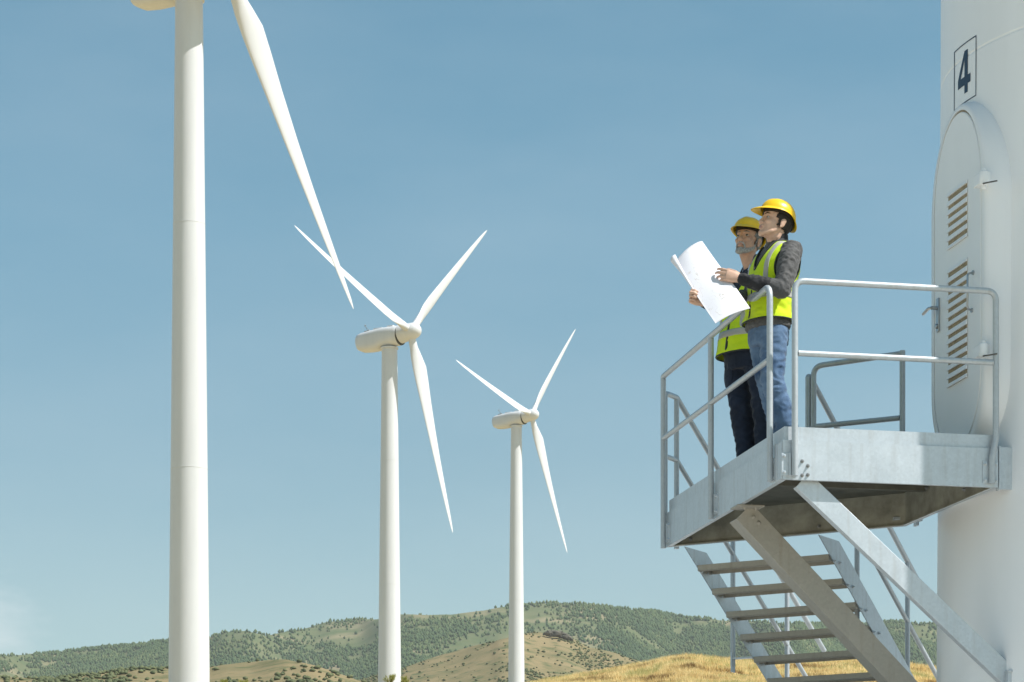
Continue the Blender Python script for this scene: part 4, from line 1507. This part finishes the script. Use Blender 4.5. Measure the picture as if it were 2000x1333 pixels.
    for i, (hp, kn, an) in enumerate(legs):
        hp2 = hp.copy(); hp2.z = .90 * K
        hem = an + UP * .01
        loft(bm, [hp2, hp2.lerp(kn, .33), hp2.lerp(kn, .7), kn, kn.lerp(an, .35), kn.lerp(an, .7), hem],
             [kit['leg'][0], kit['leg'][0] * .97, kit['leg'][1] * 1.08, kit['leg'][1], kit['leg'][2] * 1.03, kit['leg'][2], kit['leg'][2] * 1.04], None, 20)
    me = fuse(bm, .0085, 5, 'trousers')
    wrinkle(me, .014, 7, 7, 12, 2 + kit['seed'], .75, lambda c: (.35 + .65 * (1 if c.z < .62 else .6)) * (1 if c.z < .85 else .3))
    wrinkle(me, .0022, 26, 26, 34, 5 + kit['seed'], .7)
    tr = child('trousers', me, kit['trousers'])
    if kit.get('pocket'):
        hp, kn, an = legs[1]
        c = hp.lerp(kn, .72)
        bm = bmesh.new()
        sd = kit['pocket']
        ell(bm, c + sd * .072, (.022, .075, .11), (sd, UP.cross(sd), UP), 3)
        child('cargo_pocket', fuse(bm, .008, 3, 'cargo_pocket'), kit['trousers'], tr)
    # ---- boots
    for hp, kn, an in legs:
        bm = bmesh.new()
        loft(bm, [an + UP * .10, an + UP * .0, an - UP * .045 - f * .02], [.055, .050, .050])
        loft(bm, [an - UP * .05 - f * .06, an - UP * .055 + f * .03, an - UP * .065 + f * .115], [.046, .046, .036], l)
        me = fuse(bm, .009, 3, 'boot')
        lo = min(v.co.z for v in me.vertices)
        for v in me.vertices:
            if v.co.z < .018: v.co.z = 0.0 if v.co.z < .010 else v.co.z
            v.co.z = max(v.co.z, 0.0)
        child('boot', me, M_BOOT)
    # ---- jacket with sleeves and collar
    bm = bmesh.new()
    torso_solid(bm, kit['jacket_hem'], hmax, .009)
    if not kit.get('shirt'): loft(bm, [nb - UP * .05, nb + UP * .0 + f * .006, nb + UP * .055 + f * .012], [.085, .079, .072 * max(1, hs * .98)], None, 24, False)
    for a in arms:
        sh, el_, wr = a['shoulder'], a['elbow'], a['wrist']
        inn = Vector((S[-1, 1], S[-1, 2], sh.z - .03))
        loft(bm, [sh.lerp(inn, .35), sh, sh.lerp(el_, .3), sh.lerp(el_, .7), el_], [.078, .080, .074, .066, .062], None, 20)
        loft(bm, [el_, el_.lerp(wr, .3), el_.lerp(wr, .75), wr + (el_ - wr).normalized() * .012], [.062, .060, .049, .040], None, 20)
    me = fuse(bm, .0075, 5, 'jacket')
    wrinkle(me, .008, 11, 11, 11, 8 + kit['seed'], .7)
    wrinkle(me, .0045, 24, 24, 30, 9 + kit['seed'], .8)
    me.materials.append(kit['jacket'][0]); me.materials.append(kit['jacket'][1])
    for pol in me.polygons:
        for a in arms:
            el_, wr = a['elbow'], a['wrist']
            u = (wr - el_); L = u.length; u.normalize()
            k = (pol.center - el_).dot(u)
            r_ = (pol.center - el_ - u * k).length
            if L * .3 < k < L + .05 and r_ < .085: pol.material_index = 1
        if pol.center.z > hmax + .015: pol.material_index = 1
    ja = bpy.data.objects.new('jacket', me); COL.objects.link(ja); ja.parent = root
    if kit.get('shirt'):
        bm = bmesh.new()
        rows = []
        for hh, ra_, of in ((-.05, .088, .020), (.0, .082, .012), (.030, .077, .006), (.048, .078, .004), (.034, .084, .006), (.0, .095, .014)):
            row = []
            for k in range(41):
                th = R(26) + (2 * math.pi - R(52)) * k / 40
                op = .030 * max(0, math.cos(th)) * (1 if hh > -.02 else .6)
                row.append(bm.verts.new(nb + UP * (hh - op) + f * (math.cos(th) * ra_ * 1.02 + of) + l * math.sin(th) * ra_))
            rows.append(row)
        for a_, b_ in zip(rows[:-1], rows[1:]):
            for k in range(40): bm.faces.new((a_[k], a_[k + 1], b_[k + 1], b_[k]))
        m_ = bpy.data.meshes.new('shirt_collar'); bm.to_mesh(m_); bm.free()
        m_.polygons.foreach_set('use_smooth', [True] * len(m_.polygons))
        sc_ = child('shirt_collar', m_, kit['shirt'])
        so = sc_.modifiers.new('thick', 'SOLIDIFY'); so.thickness = .003
    # ---- high-visibility vest: an open shell over the jacket
    vk = kit['vest']
    h0, h1 = vk['hem'], hmax - .012
    nr, ns = 100, 180
    def flare(h): return vk['off'] + vk.get('flare', 0) * max(0, 1.12 * K - h) / .25
    def vp(th, h, extra=0.0):
        p = torso(th, h, flare(h) + extra)
        q = Vector((th * 2.2, h * 9, kit['seed']))
        k = min(1, max(0, (1.45 * K - h) / .2)) * min(1, (h - h0) / .03 + .4)
        p += (l * math.sin(th) + f * math.cos(th)) * (noise.noise(Vector((p.x * 9, p.y * 9, p.z * 13 + kit['seed']))) * .012 + noise.noise(Vector((p.x * 24, p.y * 24, p.z * 30))) * .004) * k
        return p
    def drop(th, h):
        r_ = [np.interp(h, S[:, 0], S[:, k]) for k in range(1, 5)]
        lat = math.copysign(abs(math.sin(th)) ** .86, math.sin(th)) * (r_[2] + vk['off'])
        front = math.cos(th) > 0
        nk = vk['v0']
        if front and h > nk and abs(lat) < (h - nk) * (.088 / (h1 - nk)) + .006: return True
        if not front and h > hmax - .03 and abs(lat) < .075: return True
        w = vk['arm'] + (.022 if front else .012) * -1
        if 1.205 * K < h < 1.53 * K:
            edge = vk['arm'] - .022 * math.sin(math.pi * min(1, (h / K - 1.205) / .30))
            if abs(lat) > edge: return True
        return False
    def shell(name, extra, cond, mats, parent, trim=False, thick=.005):
        bm = bmesh.new()
        grid = {}
        for i in range(nr + 1):
            for k in range(ns):
                grid[i, k] = None
        def vert(i, k):
            k %= ns
            if grid[i, k] is None:
                grid[i, k] = bm.verts.new(vp(2 * math.pi * k / ns, h0 + (h1 - h0) * i / nr, extra))
            return grid[i, k]
        for i in range(nr):
            for k in range(ns):
                th, h = 2 * math.pi * (k + .5) / ns, h0 + (h1 - h0) * (i + .5) / nr
                if not drop(th, h) and cond(th, h):
                    bm.faces.new((vert(i, k), vert(i, k + 1), vert(i + 1, k + 1), vert(i + 1, k)))
        # even out the cut edges along their own run
        bv_ = [v for v in bm.verts if v.is_boundary]
        for it in range(26):
            new = {}
            for v in bv_:
                nb_ = [e.other_vert(v).co for e in v.link_edges if e.is_boundary]
                if len(nb_) == 2: new[v] = v.co * .4 + (nb_[0] + nb_[1]) * .3
            for v, c_ in new.items(): v.co = c_
        inner = [v for v in bm.verts if not v.is_boundary and any(e.other_vert(v).is_boundary for e in v.link_edges)]
        bmesh.ops.smooth_vert(bm, verts=inner, factor=.5, use_axis_x=True, use_axis_y=True, use_axis_z=True)
        bm.normal_update()
        loops = []
        if trim:
            left = {e for e in bm.edges if e.is_boundary}
            while left:
                e = left.pop()
                run = [e.verts[0], e.verts[1]]
                while True:
                    nx = [q for q in run[-1].link_edges if q in left]
                    if not nx: break
                    left.discard(nx[0]); run.append(nx[0].other_vert(run[-1]))
                if len(run) > 12: loops.append([v.co + v.normal * .004 for v in run])
        me = bpy.data.meshes.new(name); bm.to_mesh(me); bm.free()
        me.polygons.foreach_set('use_smooth', [True] * len(me.polygons))
        o = child(name, me, mats, parent)
        so = o.modifiers.new('thick', 'SOLIDIFY'); so.thickness = thick; so.offset = 1
        for lp in loops:
            pb_ = MB(); pb_.tube(lp, .0055, 6)
            pb_.build('piping', M_TRIM, o)
        return o
    vest = shell('vest', 0, lambda th, h: True, M_HIVIS, root, True)
    def latof(th, h):
        return math.copysign(abs(math.sin(th)) ** .86, math.sin(th)) * (np.interp(h, S[:, 0], S[:, 3]) + vk['off'])
    b0 = vk['band']
    shell('zip', .004, lambda th, h: math.cos(th) > .9991, M_TRIM, vest, thick=.002)
    shell('reflective_band', .0065, lambda th, h: b0 < h < b0 + .048, M_REFL, vest, thick=.0015)
    for sg in (-1, 1):
        shell('reflective_brace', .0065, lambda th, h: h > b0 + .049 and .098 < latof(th, h) * sg < .134 and math.cos(th) > 0, M_REFL, vest, thick=.0015)
    return root, H, torso

def rel(px, py, d, root):
    return at(px, py, d) - root

# ---- the man in front: jeans, charcoal jacket, holds the plan
r1 = Q(.18, .62, ZD)
K1 = .947
f1, l1 = frame((-.90, -.44))
secs1 = [(h * K1, a_, b_, c_, d_) for h, a_, b_, c_, d_ in [(.78, -.085, 0, .160, .125), (.90, -.090, 0, .168, .130), (.97, -.092, 0, .168, .128), (1.06, -.088, 0, .158, .120), (1.16, -.078, 0, .160, .122), (1.27, -.060, 0, .176, .128),
         (1.37, -.045, 0, .188, .128), (1.44, -.032, 0, .188, .112), (1.49, -.022, .0, .160, .092), (1.525, -.018, .0, .115, .080), (1.555, -.020, 0, .072, .070)]]
shl = Vector((-.024, 0, 1.455 * K1)) + l1 * .182
shr = Vector((-.034, 0, 1.455 * K1)) - l1 * .182
arms1 = [dict(shoulder=shl, elbow=rel(1527, 566, 19.87, r1), wrist=rel(1446, 545, 19.90, r1), d=(-.95, .06, .28), p=(.12, 1, -.15), s=(.2, .1, 1),
              curls=[(14, 22, 20), (18, 26, 22), (24, 30, 24), (30, 32, 26)], thumb=[(.55, .5, .75), (.85, .25, .45), (.95, .1, .2)], sc=1.06),
         dict(shoulder=shr, elbow=rel(1466, 583, 20.27, r1), wrist=rel(1375, 592, 19.96, r1), d=(-.88, -.05, .36), p=(.25, -1, .1), s=(.3, .0, 1),
              curls=[(62, 80, 40), (66, 82, 40), (70, 84, 40), (72, 84, 40)], thumb=[(.45, .8, -.25), (.7, .6, -.2), (.8, .5, -.1)], sc=1.05)]
hipc = Vector((-.092, 0, .88))
legs1 = [(hipc + l1 * .085, rel(1507, 742, 20.03, r1), Vector((.055, -.10, .10))),
         (hipc - l1 * .085, rel(1500, 742, 20.22, r1), Vector((.020, .10, .10)))]
p1, H1, T1 = build_person(r1, 'man in blue jeans and charcoal jacket under a yellow vest, holding up the paper plan', (-.90, -.44), (-.915, -.40), R(19), 0, secs1, rel(1515, 437, 20.11, r1), 1.08,
    arms1, legs1, M_SKIN, dict(hair=M_HAIR, jacket=(M_JACKET, M_BLACK), trousers=M_JEANS, leg=(.098, .082, .074), k=K1, jacket_hem=.872, seed=1, look=0,
                               vest=dict(hem=.922, v0=1.262, off=.020, arm=.190, band=1.065, flare=.014)))
# ---- the older man behind: grey beard, navy jacket and work trousers
r2 = Q(.31, 1.58, ZD)
f2, l2 = frame((-.80, -.60))
secs2 = [(h * .985, a_, b_, c_, d_) for h, a_, b_, c_, d_ in [(.78, -.080, 0, .165, .135), (.90, -.090, 0, .176, .146), (.97, -.092, 0, .178, .148), (1.06, -.090, 0, .176, .146), (1.16, -.085, 0, .178, .146), (1.27, -.072, 0, .188, .142),
         (1.37, -.060, 0, .196, .136), (1.44, -.048, 0, .192, .115), (1.49, -.040, .0, .165, .094), (1.525, -.036, .0, .118, .082), (1.555, -.034, 0, .074, .072)]]
shl = Vector((-.040, 0, 1.45)) + l2 * .188
shr = Vector((-.056, 0, 1.45)) - l2 * .188
rest = [(18, 24, 18), (20, 28, 20), (24, 30, 20), (28, 32, 22)]
hang = [(.6, .6, .4), (.9, .25, .3), (.95, .1, .3)]
arms2 = [dict(shoulder=shl, elbow=shl + Vector((.02, -.02, -.28)), wrist=shl + Vector((-.01, -.03, -.53)), d=(-.1, -.05, -.98), p=(-.5, .6, 0), s=(-.8, -.6, 0), curls=rest, thumb=hang),
         dict(shoulder=shr, elbow=shr + Vector((.09, .06, -.28)), wrist=shr + Vector((.02, .02, -.52)), d=(-.25, -.1, -.95), p=(.5, -.8, 0), s=(-.8, -.6, 0), curls=rest, thumb=hang)]
hipc = Vector((-.09, 0, .93))
legs2 = [(hipc + l2 * .092, rel(1487, 752, 21.03, r2), rel(1500, 905, 21.01, r2)),
         (hipc - l2 * .092, rel(1441, 752, 21.15, r2), rel(1464, 905, 21.17, r2))]
for lg in (legs1, legs2):
    for _, _, a_ in lg: a_.z = .10
p2, H2, T2 = build_person(r2, 'grey-bearded man in navy trousers and yellow vest, standing half hidden behind the paper plan', (-.80, -.60), (-.53, -.85), R(13), R(-3), secs2, rel(1461, 471, 21.09, r2), 1.09,
    arms2, legs2, M_SKIN2, dict(hair=M_GREYHAIR, beard=True, jacket=(M_NAVY, M_NAVY), trousers=M_CARGO, leg=(.104, .088, .080), jacket_hem=.93, seed=4, look=.1, shirt=M_SHIRT,
                                pocket=Vector((-.9, -.3, 0)).normalized(), vest=dict(hem=.905, v0=1.22, off=.022, arm=.192, band=1.02, flare=.032)))

# ---------------------------------------------------------------- the large paper plan
M_PAPER = bpy.data.materials.new('plan_paper')
M_PAPER.use_nodes = True
nt = M_PAPER.node_tree
pb = nt.nodes['Principled BSDF']
pb.inputs['Roughness'].default_value = .85
pb.inputs['Specular IOR Level'].default_value = .2
uvn = nt.nodes.new('ShaderNodeTexCoord')
def line_layer(scale, dist, lo, hi):
    n = nt.nodes.new('ShaderNodeTexNoise'); n.inputs['Scale'].default_value = scale; n.inputs['Detail'].default_value = 4; n.inputs['Distortion'].default_value = dist
    nt.links.new(uvn.outputs['UV'], n.inputs['Vector'])
    mu = nt.nodes.new('ShaderNodeMath'); mu.operation = 'MULTIPLY'; mu.inputs[1].default_value = 9
    nt.links.new(n.outputs['Fac'], mu.inputs[0])
    fr = nt.nodes.new('ShaderNodeMath'); fr.operation = 'FRACT'; nt.links.new(mu.outputs[0], fr.inputs[0])
    mr = nt.nodes.new('ShaderNodeMapRange'); mr.inputs['From Min'].default_value = lo; mr.inputs['From Max'].default_value = hi
    nt.links.new(fr.outputs[0], mr.inputs['Value'])
    return mr.outputs[0]
ln = line_layer(2.6, .5, .86, .95)
gr = nt.nodes.new('ShaderNodeTexNoise'); gr.inputs['Scale'].default_value = 2.2; nt.links.new(uvn.outputs['UV'], gr.inputs['Vector'])
gm = nt.nodes.new('ShaderNodeMapRange'); gm.inputs['From Min'].default_value = .42; gm.inputs['From Max'].default_value = .60; gm.inputs['To Max'].default_value = .75
nt.links.new(gr.outputs['Fac'], gm.inputs['Value'])
mm = nt.nodes.new('ShaderNodeMath'); mm.operation = 'MULTIPLY'; nt.links.new(ln, mm.inputs[0]); nt.links.new(gm.outputs[0], mm.inputs[1])
cx = nt.nodes.new('ShaderNodeMix'); cx.data_type = 'RGBA'
cx.inputs[6].default_value = (.82, .81, .85, 1); cx.inputs[7].default_value = (.50, .44, .36, 1)
nt.links.new(mm.outputs[0], cx.inputs[0]); nt.links.new(cx.outputs[2], pb.inputs['Base Color'])
tl_ = nt.nodes.new('ShaderNodeBsdfTranslucent'); nt.links.new(cx.outputs[2], tl_.inputs['Color'])
ms = nt.nodes.new('ShaderNodeMixShader'); ms.inputs[0].default_value = .08
nt.links.new(pb.outputs[0], ms.inputs[1]); nt.links.new(tl_.outputs[0], ms.inputs[2])
nt.links.new(ms.outputs[0], nt.nodes['Material Output'].inputs['Surface'])
cTR, cBR, cBL, cTL = at(1371, 470, 20.20), at(1465, 602, 19.76), at(1398, 633, 19.70), at(1318, 512, 20.15)
nu, nv = 44, 40
verts, uvs = [], []
nrm = ((cTR - cTL).cross(cBL - cTL)).normalized()
if nrm.y > 0: nrm = -nrm                       # towards the viewer
for j in range(nv + 1):
    v = j / nv
    a, b = cTL.lerp(cBL, v), cTR.lerp(cBR, v)
    w = (b - a).length; wd = (b - a).normalized()
    for i in range(nu + 1):
        u = -.34 + 1.34 * i / nu               # left of 0 the sheet rolls back on itself
        rr = .003 + .027 * max(0, 1 - v) ** 4
        if u >= 0:
            p = a + wd * w * u
            p += nrm * (.020 * math.sin(math.pi * u) * (1 - .4 * v) - .045 * max(0, u - .86) / .14 * max(0, 1 - v * 1.5) * max(0, u - .80))
            p += nrm * .006 * math.sin(v * 7 + u * 3)
        else:
            th = -u / .34 * 3.9
            p = a - wd * rr * math.sin(th) + nrm * rr * (1 - math.cos(th))
            p += nrm * .006 * math.sin(v * 7)
        verts.append(p); uvs.append((u, v * 1.4))
PP = (cTL + cBR) / 2
me = bpy.data.meshes.new('paper_plan')
fs = [(j * (nu + 1) + i, j * (nu + 1) + i + 1, (j + 1) * (nu + 1) + i + 1, (j + 1) * (nu + 1) + i) for j in range(nv) for i in range(nu)]
me.from_pydata([tuple(p - PP) for p in verts], [], fs)
uv = me.uv_layers.new(name='UVMap')
for lp in me.loops: uv.data[lp.index].uv = uvs[lp.vertex_index]
me.polygons.foreach_set('use_smooth', [True] * len(me.polygons))
po = link_mesh('paper_plan', me, M_PAPER)
po.location = PP
so = po.modifiers.new('thick', 'SOLIDIFY'); so.thickness = .0008
tag(po, 'large white paper plan with a curled corner held out over the guard rail', 'paper plan')
# ---------------------------------------------------------------- air between the viewer and the far hills
hz_m = bpy.data.materials.new('haze')
hz_m.use_nodes = True
nt = hz_m.node_tree
nt.nodes.remove(nt.nodes['Principled BSDF'])
pv = nt.nodes.new('ShaderNodeVolumePrincipled')
pv.inputs['Color'].default_value = (0.93, 0.95, 0.93, 1)
pv.inputs['Density'].default_value = 0.00006
pv.inputs['Anisotropy'].default_value = 0.2
nt.links.new(pv.outputs[0], nt.nodes['Material Output'].inputs['Volume'])
mb = MB()
mb.obox((0, 0, 320), V(6100, 0, 0), V(0, 6100, 0), V(0, 0, 400))
tag(mb.build('haze', hz_m), kind='stuff')
